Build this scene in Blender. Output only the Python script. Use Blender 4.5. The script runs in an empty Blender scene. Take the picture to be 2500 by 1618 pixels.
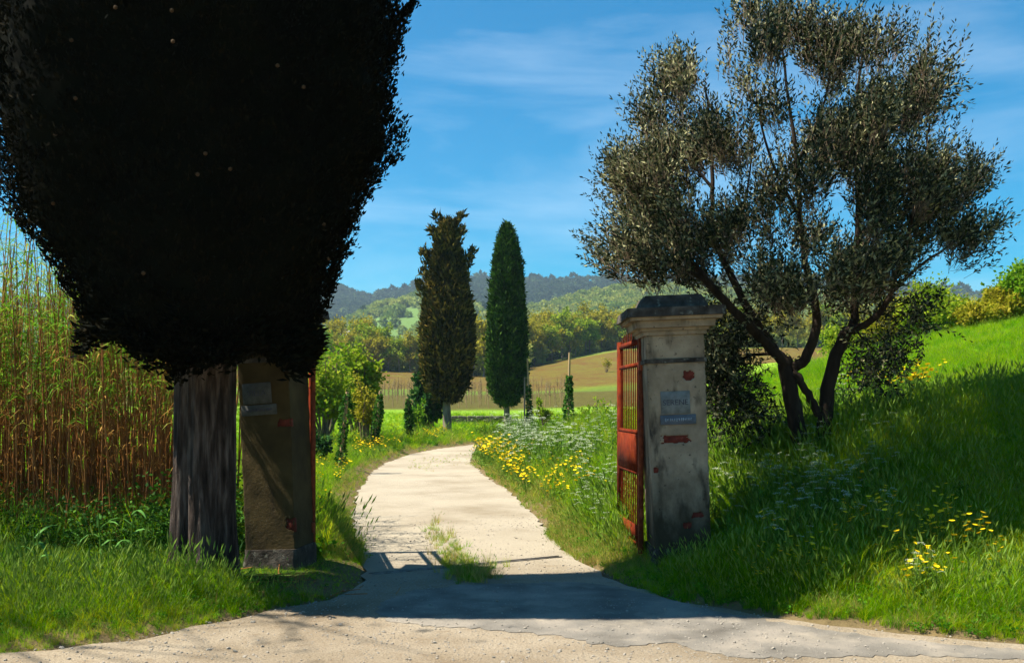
import bpy, bmesh, math, random
import numpy as np
from mathutils import Vector, Matrix, Euler

# ------------------------------------------------------------------ camera, sky, sun, exposure
scene = bpy.context.scene
C = scene.collection
CAM_H = 1.7
FPX = 1787.0           # focal length in photo pixels (photo is 2500 px wide)
PX0, PY0 = 1390.0, 940.0   # principal point / horizon in photo pixels
cam_d = bpy.data.cameras.new('camera')
cam_d.sensor_width = 36.0
VIEW_W = 1866.0        # the picture inside the print's white border is 1838 x 1230 of those pixels
cam_d.lens = 36.0 * FPX / VIEW_W
cam_d.shift_x = 0.0
cam_d.shift_y = (PY0 - 809.0) / VIEW_W
cam_d.clip_start = 0.05
cam_d.clip_end = 9000.0
cam = bpy.data.objects.new('camera', cam_d)
cam.location = (0, 0, CAM_H)
cam.rotation_euler = (math.radians(90), 0, 0)
C.objects.link(cam)
scene.camera = cam

SUN_EL = math.radians(57.0)
SH = Vector((1.0, 0.12, 0)).normalized()          # the way shadows fall on the ground
sun_dir = Vector((SH.x * math.cos(SUN_EL), SH.y * math.cos(SUN_EL), -math.sin(SUN_EL)))
sd_ = bpy.data.lights.new('sun', 'SUN')
sd_.energy = 5.0
sd_.angle = math.radians(0.5)
sd_.color = (1.0, 0.93, 0.80)
sun = bpy.data.objects.new('sun', sd_)
sun.rotation_euler = sun_dir.to_track_quat('-Z', 'Y').to_euler()
sun.location = (-20, 4, 30)
C.objects.link(sun)

world = bpy.data.worlds.new('World')
scene.world = world
world.use_nodes = True
wn = world.node_tree.nodes
wl = world.node_tree.links
wn.clear()
wout = wn.new('ShaderNodeOutputWorld')
wbg = wn.new('ShaderNodeBackground')
sky = wn.new('ShaderNodeTexSky')
sky.sky_type = 'NISHITA'
sky.sun_disc = False
sky.sun_elevation = SUN_EL
sky.sun_rotation = math.atan2(-SH.x, -SH.y)
sky.air_density = 1.0
sky.dust_density = 0.4
sky.ozone_density = 1.6
wbg.inputs['Strength'].default_value = 0.058
# thin cirrus, the same kind of cloud over the whole sky
wtc = wn.new('ShaderNodeTexCoord')
wmp = wn.new('ShaderNodeMapping')
wmp.inputs['Scale'].default_value = (1.2, 1.2, 6.0)
wmp.inputs['Rotation'].default_value = (0.0, 0.18, 0.0)
wmp.inputs['Location'].default_value = (0.37, 0.0, 0.35)
wnz = wn.new('ShaderNodeTexNoise')
wnz.inputs['Scale'].default_value = 2.1
wnz.inputs['Detail'].default_value = 7.0
wnz.inputs['Roughness'].default_value = 0.58
wnz.inputs['Distortion'].default_value = 0.4
wrp = wn.new('ShaderNodeValToRGB')
wrp.color_ramp.elements[0].position = 0.50
wrp.color_ramp.elements[0].color = (0, 0, 0, 1)
wrp.color_ramp.elements[1].position = 0.86
wrp.color_ramp.elements[1].color = (0.28, 0.28, 0.28, 1)
wmx = wn.new('ShaderNodeMix')
wmx.data_type = 'RGBA'
wmx.inputs['B'].default_value = (8.5, 9.6, 10.6, 1)
whs = wn.new('ShaderNodeHueSaturation')
whs.inputs['Saturation'].default_value = 2.35
whs.inputs['Hue'].default_value = 0.490
wl.new(wtc.outputs['Generated'], wmp.inputs['Vector'])
wl.new(wmp.outputs['Vector'], wnz.inputs['Vector'])
wl.new(wnz.outputs['Fac'], wrp.inputs['Fac'])
wl.new(wrp.outputs['Color'], wmx.inputs['Factor'])
wl.new(sky.outputs['Color'], whs.inputs['Color'])
wl.new(whs.outputs['Color'], wmx.inputs['A'])
wl.new(wmx.outputs['Result'], wbg.inputs['Color'])
wl.new(wbg.outputs['Background'], wout.inputs['Surface'])

vs = scene.view_settings
vs.view_transform = 'Standard'
vs.look = 'None'
vs.exposure = 1.4
vs.gamma = 1.0
vs.use_curve_mapping = False
scene.render.engine = 'CYCLES'
scene.cycles.use_denoising = True
scene.cycles.max_bounces = 8
scene.cycles.diffuse_bounces = 4
scene.cycles.glossy_bounces = 2
scene.cycles.transmission_bounces = 3
scene.cycles.volume_bounces = 0
scene.cycles.transparent_max_bounces = 4

RNG = np.random.default_rng(7)
rnd = random.Random(11)

# ------------------------------------------------------------------ helpers
def smooth(a, b, x):
    t = np.clip((np.asarray(x, float) - a) / (b - a), 0, 1)
    return t * t * (3 - 2 * t)

def _hash(ix, iy, iz, seed):
    n = (ix * 374761393 + iy * 668265263 + iz * 2147483647 + seed * 1274126177) & 0xFFFFFFFF
    n = ((n ^ (n >> 13)) * 1274126177) & 0xFFFFFFFF
    n = (n ^ (n >> 16)) & 0xFFFFFFFF
    return n.astype(np.float64) / 4294967295.0

def vnoise(P, scale=1.0, seed=0, octaves=1):
    """value noise in -1..1 for an (n,3) array"""
    P = np.asarray(P, float) * scale
    out = np.zeros(len(P)); amp = 1.0; tot = 0
    for o in range(octaves):
        f = np.floor(P); d = P - f; d = d * d * (3 - 2 * d)
        i = f.astype(np.int64)
        v = 0
        for dx in (0, 1):
            for dy in (0, 1):
                for dz in (0, 1):
                    w = (d[:, 0] if dx else 1 - d[:, 0]) * (d[:, 1] if dy else 1 - d[:, 1]) * (d[:, 2] if dz else 1 - d[:, 2])
                    v = v + w * _hash(i[:, 0] + dx, i[:, 1] + dy, i[:, 2] + dz, seed + o * 17)
        out += amp * (v * 2 - 1); tot += amp
        amp *= 0.5; P = P * 2.03
    return out / tot

def norm(a):
    return a / np.maximum(np.linalg.norm(a, axis=-1, keepdims=True), 1e-9)

def mesh_from(name, parts, smooth_shade=False):
    """parts: list of (V (n,3), F (m,3|4), material slot)"""
    me = bpy.data.meshes.new(name)
    vs_, loops, starts, mats, off, ls = [], [], [], [], 0, 0
    for p in parts:
        V, F = np.asarray(p[0], float).reshape(-1, 3), np.asarray(p[1], np.int64)
        if len(F) == 0:
            continue
        m = p[2] if len(p) > 2 else 0
        vs_.append(V); loops.append((F + off).ravel())
        k = F.shape[1]
        starts.append(np.arange(len(F)) * k + ls); ls += len(F) * k
        mats.append(np.full(len(F), m, np.int32)); off += len(V)
    V = np.concatenate(vs_); L = np.concatenate(loops); S = np.concatenate(starts); M = np.concatenate(mats)
    me.vertices.add(len(V)); me.vertices.foreach_set('co', V.astype(np.float32).ravel())
    me.loops.add(len(L)); me.loops.foreach_set('vertex_index', L.astype(np.int32))
    me.polygons.add(len(S)); me.polygons.foreach_set('loop_start', S.astype(np.int32))
    me.polygons.foreach_set('material_index', M)
    if smooth_shade:
        me.polygons.foreach_set('use_smooth', np.ones(len(S), bool))
    me.update(calc_edges=True)
    me.validate()
    return me

def obj(name, me, mats=None, parent=None, loc=None, link=True):
    o = bpy.data.objects.new(name, me)
    if link:
        C.objects.link(o)
    if mats is not None and me is not None and len(me.materials) == 0:
        for m in (mats if isinstance(mats, (list, tuple)) else [mats]):
            me.materials.append(m)
    if parent is not None:
        o.parent = parent
    if loc is not None:
        o.location = loc
    return o

def tag(o, label=None, cat=None, group=None, kind=None):
    if label: o['label'] = label
    if cat: o['category'] = cat
    if group: o['group'] = group
    if kind: o['kind'] = kind
    return o

def thing(name, label, cat, loc=(0, 0, 0), rz=0.0, group=None):
    o = bpy.data.objects.new(name, None)
    o.empty_display_size = 0.2
    C.objects.link(o)
    o.location = loc
    o.rotation_euler = (0, 0, rz)
    return tag(o, label, cat, group)

def copy_thing(root, loc, rz=0.0, scale=1.0, label=None, group=None, tilt=(0, 0)):
    r = root.copy(); C.objects.link(r)
    r.location = loc; r.rotation_euler = (tilt[0], tilt[1], rz)
    r.scale = (scale, scale, scale) if not isinstance(scale, tuple) else scale
    if label: r['label'] = label
    if group: r['group'] = group
    for ch in list(root.children):
        c = ch.copy(); C.objects.link(c); c.parent = r
    return r

def box(cx, cy, cz, sx, sy, sz):
    """axis aligned box centred in x,y and standing on cz"""
    x, y = sx / 2, sy / 2
    V = np.array([[cx - x, cy - y, cz], [cx + x, cy - y, cz], [cx + x, cy + y, cz], [cx - x, cy + y, cz],
                  [cx - x, cy - y, cz + sz], [cx + x, cy - y, cz + sz], [cx + x, cy + y, cz + sz], [cx - x, cy + y, cz + sz]])
    F = np.array([[0, 3, 2, 1], [4, 5, 6, 7], [0, 1, 5, 4], [1, 2, 6, 5], [2, 3, 7, 6], [3, 0, 4, 7]])
    return V, F

def tube(pts, rad, n=8, cap=True):
    pts = np.asarray(pts, float); rad = np.broadcast_to(np.asarray(rad, float), (len(pts),))
    t = norm(np.gradient(pts, axis=0))
    ref = np.array([0.13, 0.97, 0.21]) if abs(t[0, 1]) < 0.9 else np.array([1.0, 0, 0])
    u = norm(np.cross(t, ref)); w = np.cross(t, u)
    a = np.linspace(0, 2 * np.pi, n, endpoint=False)
    ring = u[:, None, :] * np.cos(a)[None, :, None] + w[:, None, :] * np.sin(a)[None, :, None]
    V = (pts[:, None, :] + ring * rad[:, None, None]).reshape(-1, 3)
    i = np.arange(len(pts) - 1)[:, None] * n; j = np.arange(n)[None, :]; k = (j + 1) % n
    F = np.stack([i + j, i + k, i + n + k, i + n + j], -1).reshape(-1, 4)
    if cap:
        V = np.concatenate([V, pts[-1:], pts[:1]]); b = (len(pts) - 1) * n; e = len(V) - 2
        top = np.stack([b + np.arange(n), b + (np.arange(n) + 1) % n, np.full(n, e), np.full(n, e)], -1)
        bot = np.stack([(np.arange(n) + 1) % n, np.arange(n), np.full(n, e + 1), np.full(n, e + 1)], -1)
        return V, F, np.concatenate([top[:, :3], bot[:, :3]])
    return V, F, np.zeros((0, 3), int)

def tubes_parts(list_of, slot=0):
    parts = []
    for (pts, rad, n) in list_of:
        V, F, T = tube(pts, rad, n)
        # caps share vertices: emit them as their own copy
        parts.append((V, F, slot)); parts.append((V, T, slot))
    return parts

def leaves(P, D, S, L, W, bend=None):
    """diamond leaves: base P, direction D, side S, length L, width W (all arrays)"""
    L = np.asarray(L)[:, None]; W = np.asarray(W)[:, None]
    mid = P + D * L * 0.45
    if bend is not None:
        mid = mid + bend
    V = np.stack([P, mid + S * W * 0.5, P + D * L, mid - S * W * 0.5], 1).reshape(-1, 3)
    F = np.arange(len(P) * 4).reshape(-1, 4)
    return V, F

def rand_dirs(n, rng):
    return norm(rng.normal(size=(n, 3)))

def side_of(D, rng):
    return norm(np.cross(D, rand_dirs(len(D), rng)))

# ------------------------------------------------------------------ materials
def new_mat(name):
    m = bpy.data.materials.new(name); m.use_nodes = True
    nt = m.node_tree; nt.nodes.clear()
    out = nt.nodes.new('ShaderNodeOutputMaterial')
    return m, nt, out

def ramp_node(nt, stops):
    r = nt.nodes.new('ShaderNodeValToRGB')
    e = r.color_ramp.elements
    while len(e) < len(stops): e.new(0.5)
    for k, (p, c) in enumerate(stops):
        e[k].position = p; e[k].color = (*c, 1)
    return r

def noise_node(nt, scale, detail=4, rough=0.55, coord='Object', mapscale=None, dist=0.0):
    tc = nt.nodes.new('ShaderNodeTexCoord')
    nz = nt.nodes.new('ShaderNodeTexNoise')
    nz.inputs['Scale'].default_value = scale; nz.inputs['Detail'].default_value = detail
    nz.inputs['Roughness'].default_value = rough; nz.inputs['Distortion'].default_value = dist
    src = tc.outputs[coord]
    if mapscale:
        mp = nt.nodes.new('ShaderNodeMapping'); mp.inputs['Scale'].default_value = mapscale
        nt.links.new(src, mp.inputs['Vector']); src = mp.outputs['Vector']
    nt.links.new(src, nz.inputs['Vector'])
    return nz

def mix_col(nt, a, b, fac, blend='MIX'):
    m = nt.nodes.new('ShaderNodeMix'); m.data_type = 'RGBA'; m.blend_type = blend
    for sock, v in (('A', a), ('B', b)):
        if hasattr(v, 'links'): nt.links.new(v, m.inputs[sock])
        else: m.inputs[sock].default_value = (*v, 1)
    if hasattr(fac, 'links'): nt.links.new(fac, m.inputs['Factor'])
    else: m.inputs['Factor'].default_value = fac
    return m.outputs['Result']

def bump(nt, height, strength, dist, normal_in):
    b = nt.nodes.new('ShaderNodeBump')
    b.inputs['Strength'].default_value = strength; b.inputs['Distance'].default_value = dist
    nt.links.new(height, b.inputs['Height']); nt.links.new(b.outputs['Normal'], normal_in)

def solid(name, stops, scale, rough=0.9, detail=5, bump_s=0.4, bump_d=0.01, bscale=None, mapscale=None, extra=None, spec=0.2, damp=None):
    m, nt, out = new_mat(name)
    p = nt.nodes.new('ShaderNodeBsdfPrincipled')
    p.inputs['Roughness'].default_value = rough
    p.inputs['Specular IOR Level'].default_value = spec
    nz = noise_node(nt, scale, detail, mapscale=mapscale)
    r = ramp_node(nt, stops)
    nt.links.new(nz.outputs['Fac'], r.inputs['Fac'])
    col = r.outputs['Color']
    if extra:
        for (sc, lo, hi, c2, f, ms) in extra:
            n2 = noise_node(nt, sc, 5, mapscale=ms)
            r2 = ramp_node(nt, [(lo, (0, 0, 0)), (hi, (f, f, f))])
            nt.links.new(n2.outputs['Fac'], r2.inputs['Fac'])
            col = mix_col(nt, col, c2, r2.outputs['Color'])
    if damp:      # rising damp and moss stain with a ragged upper edge
        tc = nt.nodes.new('ShaderNodeTexCoord'); sx = nt.nodes.new('ShaderNodeSeparateXYZ')
        nt.links.new(tc.outputs['Object'], sx.inputs['Vector'])
        dn = noise_node(nt, 6.0, 6, 0.65, mapscale=(1, 1, 0.5))
        ma = nt.nodes.new('ShaderNodeMath'); ma.operation = 'MULTIPLY_ADD'; ma.inputs[1].default_value = -1.5
        nt.links.new(dn.outputs['Fac'], ma.inputs[0]); nt.links.new(sx.outputs['Z'], ma.inputs[2])
        mr = nt.nodes.new('ShaderNodeMapRange'); mr.inputs['From Min'].default_value = damp - 1.15; mr.inputs['From Max'].default_value = damp - 0.35
        mr.inputs['To Min'].default_value = 0.92; mr.inputs['To Max'].default_value = 0.0
        nt.links.new(ma.outputs[0], mr.inputs['Value'])
        col = mix_col(nt, col, (0.035, 0.027, 0.013), mr.outputs['Result'])
    nt.links.new(col, p.inputs['Base Color'])
    if bump_s:
        bz = noise_node(nt, bscale or scale * 6, 6, 0.65, mapscale=mapscale)
        bump(nt, bz.outputs['Fac'], bump_s, bump_d, p.inputs['Normal'])
    nt.links.new(p.outputs['BSDF'], out.inputs['Surface'])
    return m

def foliage(name, c1, c2, c3=None, trans=0.35, rough=0.55, clump=1.5, spec=0.05, instanced=False):
    """leaf material: colour varies leaf by leaf and clump by clump, some light passes through"""
    m, nt, out = new_mat(name)
    geo = nt.nodes.new('ShaderNodeNewGeometry')
    nz = noise_node(nt, clump, 3)
    add = nt.nodes.new('ShaderNodeMath'); add.operation = 'ADD'
    if instanced:
        oi = nt.nodes.new('ShaderNodeObjectInfo'); rsrc = oi.outputs['Random']
        nz.inputs['Scale'].default_value = clump; nz.inputs['Detail'].default_value = 4
        nt.links.new(oi.outputs['Location'], nz.inputs['Vector'])
    else:
        rsrc = geo.outputs['Random Per Island']
    sc = nt.nodes.new('ShaderNodeMath'); sc.operation = 'MULTIPLY_ADD'
    sc.inputs[1].default_value = 0.8; sc.inputs[2].default_value = -0.4
    nt.links.new(rsrc, sc.inputs[0])
    nt.links.new(nz.outputs['Fac'], add.inputs[0]); nt.links.new(sc.outputs[0], add.inputs[1])
    stops = [(0.15, c1), (0.6, c2)] + ([(0.9, c3)] if c3 else [])
    r = ramp_node(nt, stops)
    nt.links.new(add.outputs[0], r.inputs['Fac'])
    p = nt.nodes.new('ShaderNodeBsdfPrincipled')
    p.inputs['Roughness'].default_value = rough
    p.inputs['Specular IOR Level'].default_value = spec
    nt.links.new(r.outputs['Color'], p.inputs['Base Color'])
    t = nt.nodes.new('ShaderNodeBsdfTranslucent')
    nt.links.new(r.outputs['Color'], t.inputs['Color'])
    mx = nt.nodes.new('ShaderNodeMixShader'); mx.inputs['Fac'].default_value = trans
    nt.links.new(p.outputs['BSDF'], mx.inputs[1]); nt.links.new(t.outputs['BSDF'], mx.inputs[2])
    nt.links.new(mx.outputs['Shader'], out.inputs['Surface'])
    return m

M = {}
M['grass'] = foliage('grass_blades', (0.070, 0.235, 0.0015), (0.230, 0.420, 0.002), (0.46, 0.49, 0.012), 0.55, 0.8, 0.9, instanced=True)
M['grass_seed'] = foliage('grass_seed_heads', (0.14, 0.26, 0.03), (0.24, 0.34, 0.06), None, 0.3, 0.7, 2, instanced=True)
M['dry'] = foliage('dry_grass', (0.30, 0.23, 0.06), (0.46, 0.36, 0.11), (0.30, 0.34, 0.05), 0.35, 0.8, 2, instanced=True)
M['weed'] = foliage('weed_leaves', (0.03, 0.13, 0.008), (0.09, 0.24, 0.012), None, 0.35, 0.6, 2, instanced=True)
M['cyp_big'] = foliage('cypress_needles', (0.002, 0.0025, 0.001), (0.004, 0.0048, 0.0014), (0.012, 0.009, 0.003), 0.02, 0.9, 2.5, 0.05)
M['cyp_far_a'] = foliage('brownish_cypress_needles', (0.014, 0.018, 0.004), (0.058, 0.052, 0.010), (0.19, 0.13, 0.025), 0.10, 0.9, 1.6, 0.05)
M['cyp_far_b'] = foliage('green_cypress_needles', (0.008, 0.026, 0.004), (0.026, 0.072, 0.008), (0.07, 0.13, 0.015), 0.10, 0.9, 1.6, 0.05)
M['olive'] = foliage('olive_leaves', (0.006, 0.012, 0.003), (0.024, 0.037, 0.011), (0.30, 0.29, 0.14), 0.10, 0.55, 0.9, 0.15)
M['spring'] = foliage('spring_leaves', (0.12, 0.21, 0.007), (0.23, 0.32, 0.013), (0.36, 0.40, 0.03), 0.45, 0.6, 0.8)
M['spring_y'] = foliage('yellow_green_leaves', (0.19, 0.20, 0.010), (0.32, 0.29, 0.016), (0.43, 0.35, 0.04), 0.45, 0.6, 0.4)
M['spring_g'] = foliage('fresh_green_leaves', (0.08, 0.20, 0.006), (0.16, 0.30, 0.010), (0.26, 0.37, 0.025), 0.45, 0.6, 0.4)
M['juniper'] = foliage('dark_bush_leaves', (0.010, 0.040, 0.010), (0.028, 0.085, 0.018), (0.06, 0.14, 0.02), 0.15, 0.7, 1.5)
M['ivy'] = foliage('ivy_leaves', (0.012, 0.05, 0.004), (0.04, 0.13, 0.010), (0.10, 0.22, 0.02), 0.25, 0.7, 2.0, 0.1)
M['reed_leaf'] = foliage('reed_leaves', (0.06, 0.19, 0.006), (0.16, 0.32, 0.012), (0.38, 0.35, 0.06), 0.4, 0.5, 0.6)
M['reed_dead'] = foliage('withered_reed_leaves', (0.17, 0.070, 0.014), (0.31, 0.145, 0.028), (0.42, 0.25, 0.065), 0.3, 0.8, 0.8)
M['reed_stem'] = solid('reed_stems', [(0.3, (0.13, 0.042, 0.011)), (0.5, (0.25, 0.095, 0.022)), (0.7, (0.38, 0.19, 0.05))], 3.0, 0.6, mapscale=(3, 3, 0.6), bump_s=0.1)
M['petal_y'] = foliage('yellow_petals', (0.80, 0.52, 0.01), (0.90, 0.66, 0.015), None, 0.3, 0.6, 2)
M['petal_w'] = foliage('white_petals', (0.34, 0.40, 0.25), (0.50, 0.54, 0.40), None, 0.25, 0.7, 2)
M['stem_g'] = foliage('flower_stems', (0.06, 0.15, 0.015), (0.12, 0.22, 0.025), None, 0.2, 0.6, 3)
M['bark_cyp'] = solid('cypress_bark', [(0.3, (0.010, 0.006, 0.004)), (0.48, (0.050, 0.034, 0.026)), (0.68, (0.15, 0.115, 0.095))], 13, 0.95, bump_s=1.0, bump_d=0.04, bscale=34, mapscale=(1.6, 1.6, 0.22), extra=[(3.0, 0.52, 0.66, (0.012, 0.008, 0.006), 0.8, (1.5, 1.5, 0.5)), (2.3, 0.56, 0.70, (0.13, 0.10, 0.085), 0.6, (1.2, 1.2, 0.35))])
M['bark_olive'] = solid('olive_bark', [(0.3, (0.014, 0.009, 0.006)), (0.6, (0.035, 0.024, 0.016)), (0.8, (0.085, 0.06, 0.04))], 9, 0.95, bump_s=0.9, bump_d=0.02, bscale=22, mapscale=(1.4, 1.4, 0.4))
M['bark_far'] = solid('grey_brown_bark', [(0.3, (0.10, 0.075, 0.055)), (0.7, (0.24, 0.19, 0.15))], 5, 0.95, bump_s=0.5, mapscale=(1.5, 1.5, 0.3))
M['twig'] = solid('twigs', [(0.3, (0.08, 0.055, 0.035)), (0.7, (0.18, 0.13, 0.085))], 5, 0.9, bump_s=0)
M['plaster'] = solid('weathered_plaster', [(0.25, (0.10, 0.074, 0.046)), (0.5, (0.26, 0.195, 0.13)), (0.75, (0.40, 0.315, 0.215))], 3.0, 0.95, 8, 0.5, 0.012, 40,
                     extra=[(7.0, 0.54, 0.70, (0.03, 0.024, 0.018), 0.9, (1.0, 1.0, 0.35)), (2.2, 0.48, 0.72, (0.06, 0.048, 0.024), 0.7, (1, 1, 0.5)), (26.0, 0.64, 0.72, (0.03, 0.024, 0.018), 0.8, None)], damp=0.75)
M['plaster_dark'] = solid('lichen_stained_stone', [(0.3, (0.02, 0.016, 0.012)), (0.55, (0.06, 0.05, 0.04)), (0.8, (0.15, 0.135, 0.11))], 9, 0.98, 8, 0.8, 0.015, 34,
                          extra=[(16.0, 0.60, 0.70, (0.20, 0.19, 0.15), 0.7, None)])
M['plaster_b'] = solid('shaded_brown_weathered_plaster', [(0.25, (0.022, 0.015, 0.006)), (0.5, (0.052, 0.036, 0.012)), (0.75, (0.085, 0.06, 0.022))], 3.2, 0.95, 8, 0.5, 0.012, 40,
                       extra=[(6.0, 0.60, 0.74, (0.02, 0.015, 0.01), 0.9, (1.0, 1.0, 0.35))])  # base tone lowered to carry the shade under the cypress crown
M['brick'] = solid('red_brick', [(0.3, (0.065, 0.014, 0.009)), (0.6, (0.14, 0.026, 0.015)), (0.8, (0.20, 0.07, 0.045))], 22, 0.95, bump_s=0.6, bump_d=0.006, bscale=90)
M['rust'] = solid('rusty_orange_iron', [(0.25, (0.045, 0.007, 0.003)), (0.5, (0.12, 0.016, 0.004)), (0.78, (0.18, 0.032, 0.007))], 9, 0.9, spec=0.08, bump_s=0.4, bump_d=0.003, bscale=60,
                  extra=[(20.0, 0.58, 0.70, (0.10, 0.025, 0.012), 0.8, None)])
M['rust_dark'] = solid('dark_rust', [(0.3, (0.10, 0.022, 0.010)), (0.7, (0.30, 0.065, 0.022))], 12, 0.9, bump_s=0.4, bump_d=0.003, bscale=60)
M['tile_white'] = solid('plaque_stone', [(0.3, (0.09, 0.095, 0.09)), (0.7, (0.20, 0.21, 0.20))], 12, 0.7, bump_s=0.2, bump_d=0.002)
M['tile_shaded'] = solid('shaded_plaque_stone', [(0.3, (0.045, 0.045, 0.04)), (0.7, (0.10, 0.10, 0.088))], 12, 0.8, bump_s=0.2, bump_d=0.002)  # darker copy of the plaque stone, the crown's shade put into its colour
M['tile_blue'] = solid('plaque_slate', [(0.3, (0.05, 0.062, 0.08)), (0.7, (0.10, 0.12, 0.145))], 8, 0.6, bump_s=0.2, bump_d=0.002)
M['letter_dark'] = solid('faded_dark_lettering', [(0.3, (0.03, 0.03, 0.045)), (0.7, (0.08, 0.08, 0.10))], 30, 0.8, bump_s=0)
M['letter_light'] = solid('faded_light_lettering', [(0.3, (0.20, 0.23, 0.26)), (0.7, (0.34, 0.38, 0.42))], 30, 0.8, bump_s=0)
M['wood_post'] = solid('weathered_post', [(0.3, (0.22, 0.14, 0.07)), (0.7, (0.44, 0.30, 0.15))], 5, 0.9, mapscale=(2, 2, 0.3), bump_s=0.5)
M['stone'] = solid('pale_stones', [(0.3, (0.15, 0.13, 0.105)), (0.7, (0.38, 0.34, 0.28))], 4, 0.95, bump_s=0.4, bscale=30)
M['wall_stone'] = solid('mossy_wall_stone', [(0.3, (0.05, 0.05, 0.035)), (0.7, (0.17, 0.155, 0.115))], 3, 0.95, bump_s=0.8, bump_d=0.05)
M['house_wall'] = solid('white_render', [(0.3, (0.70, 0.68, 0.64)), (0.7, (0.82, 0.80, 0.76))], 1, 0.9, bump_s=0)
M['house_roof'] = solid('terracotta_roof', [(0.3, (0.20, 0.14, 0.12)), (0.7, (0.30, 0.20, 0.16))], 1, 0.9, bump_s=0)
M['glass'] = solid('dark_glass', [(0.3, (0.03, 0.035, 0.04)), (0.7, (0.05, 0.055, 0.06))], 1, 0.15, bump_s=0, spec=0.5)
M['cone'] = solid('cypress_cones', [(0.3, (0.04, 0.02, 0.008)), (0.7, (0.09, 0.05, 0.02))], 40, 0.8, bump_s=0)
M['asphalt'] = solid('old_grey_asphalt', [(0.28, (0.09, 0.08, 0.066)), (0.5, (0.18, 0.162, 0.135)), (0.72, (0.29, 0.25, 0.20))], 1.8, 0.95, 10, 0.9, 0.012, 90,
                     extra=[(60.0, 0.60, 0.68, (0.10, 0.095, 0.09), 0.7, None), (2.6, 0.55, 0.75, (0.34, 0.29, 0.22), 0.7, None)])
M['steel'] = solid('worn_steel', [(0.3, (0.10, 0.085, 0.07)), (0.7, (0.26, 0.23, 0.20))], 12, 0.6, bump_s=0.2)

def road_material():
    m, nt, out = new_mat('pale_gravel_track')
    p = nt.nodes.new('ShaderNodeBsdfPrincipled'); p.inputs['Roughness'].default_value = 0.98
    p.inputs['Specular IOR Level'].default_value = 0.1
    a = noise_node(nt, 0.9, 6, 0.6)
    r = ramp_node(nt, [(0.25, (0.16, 0.118, 0.074)), (0.45, (0.245, 0.20, 0.142)), (0.7, (0.32, 0.272, 0.205))])
    nt.links.new(a.outputs['Fac'], r.inputs['Fac'])
    b = noise_node(nt, 55, 3, 0.6)
    rb = ramp_node(nt, [(0.30, (0.62, 0.58, 0.52)), (0.5, (1, 1, 1)), (0.72, (1.16, 1.14, 1.1))])
    nt.links.new(b.outputs['Fac'], rb.inputs['Fac'])
    col = mix_col(nt, r.outputs['Color'], rb.outputs['Color'], 0.85, 'MULTIPLY')
    c = noise_node(nt, 7, 5, 0.7)
    rc = ramp_node(nt, [(0.55, (0, 0, 0)), (0.72, (0.55, 0.55, 0.55))])
    nt.links.new(c.outputs['Fac'], rc.inputs['Fac'])
    col = mix_col(nt, col, (0.17, 0.115, 0.065), rc.outputs['Color'])
    # the paler, finer dust further up the lane (object y), coarser and browner where it meets the crossing road
    tc = nt.nodes.new('ShaderNodeTexCoord'); sx = nt.nodes.new('ShaderNodeSeparateXYZ')
    nt.links.new(tc.outputs['Object'], sx.inputs['Vector'])
    mr = nt.nodes.new('ShaderNodeMapRange'); mr.inputs['From Min'].default_value = 8.8; mr.inputs['From Max'].default_value = 10.8
    nt.links.new(sx.outputs['Y'], mr.inputs['Value'])
    f = nt.nodes.new('ShaderNodeMath'); f.operation = 'MULTIPLY'; f.inputs[1].default_value = 0.68
    nt.links.new(mr.outputs['Result'], f.inputs[0])
    col = mix_col(nt, col, (0.345, 0.306, 0.236), f.outputs[0])
    # worn ruts and cracks lying across the lane
    w = noise_node(nt, 2.2, 7, 0.7, mapscale=(0.5, 3.2, 1.0), dist=0.8)
    rw = ramp_node(nt, [(0.30, (0.55, 0.55, 0.55)), (0.38, (0, 0, 0)), (0.62, (0, 0, 0)), (0.72, (0.6, 0.6, 0.6))])
    nt.links.new(w.outputs['Fac'], rw.inputs['Fac'])
    col = mix_col(nt, col, (0.22, 0.165, 0.10), rw.outputs['Color'])
    g1 = noise_node(nt, 0.55, 6, 0.65)
    rg = ramp_node(nt, [(0.30, (0.70, 0.66, 0.60)), (0.52, (1, 1, 1)), (0.72, (1.10, 1.09, 1.07))])
    nt.links.new(g1.outputs['Fac'], rg.inputs['Fac'])
    col = mix_col(nt, col, rg.outputs['Color'], 0.9, 'MULTIPLY')
    g2 = noise_node(nt, 130, 2, 0.5)
    rs = ramp_node(nt, [(0.28, (0.55, 0.52, 0.48)), (0.42, (1, 1, 1)), (0.70, (1.12, 1.1, 1.06))])
    nt.links.new(g2.outputs['Fac'], rs.inputs['Fac'])
    col = mix_col(nt, col, rs.outputs['Color'], 0.8, 'MULTIPLY')
    nt.links.new(col, p.inputs['Base Color'])
    bz = noise_node(nt, 38, 6, 0.7)
    bump(nt, bz.outputs['Fac'], 1.0, 0.02, p.inputs['Normal'])
    nt.links.new(p.outputs['BSDF'], out.inputs['Surface'])
    return m
M['road'] = road_material()

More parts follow.
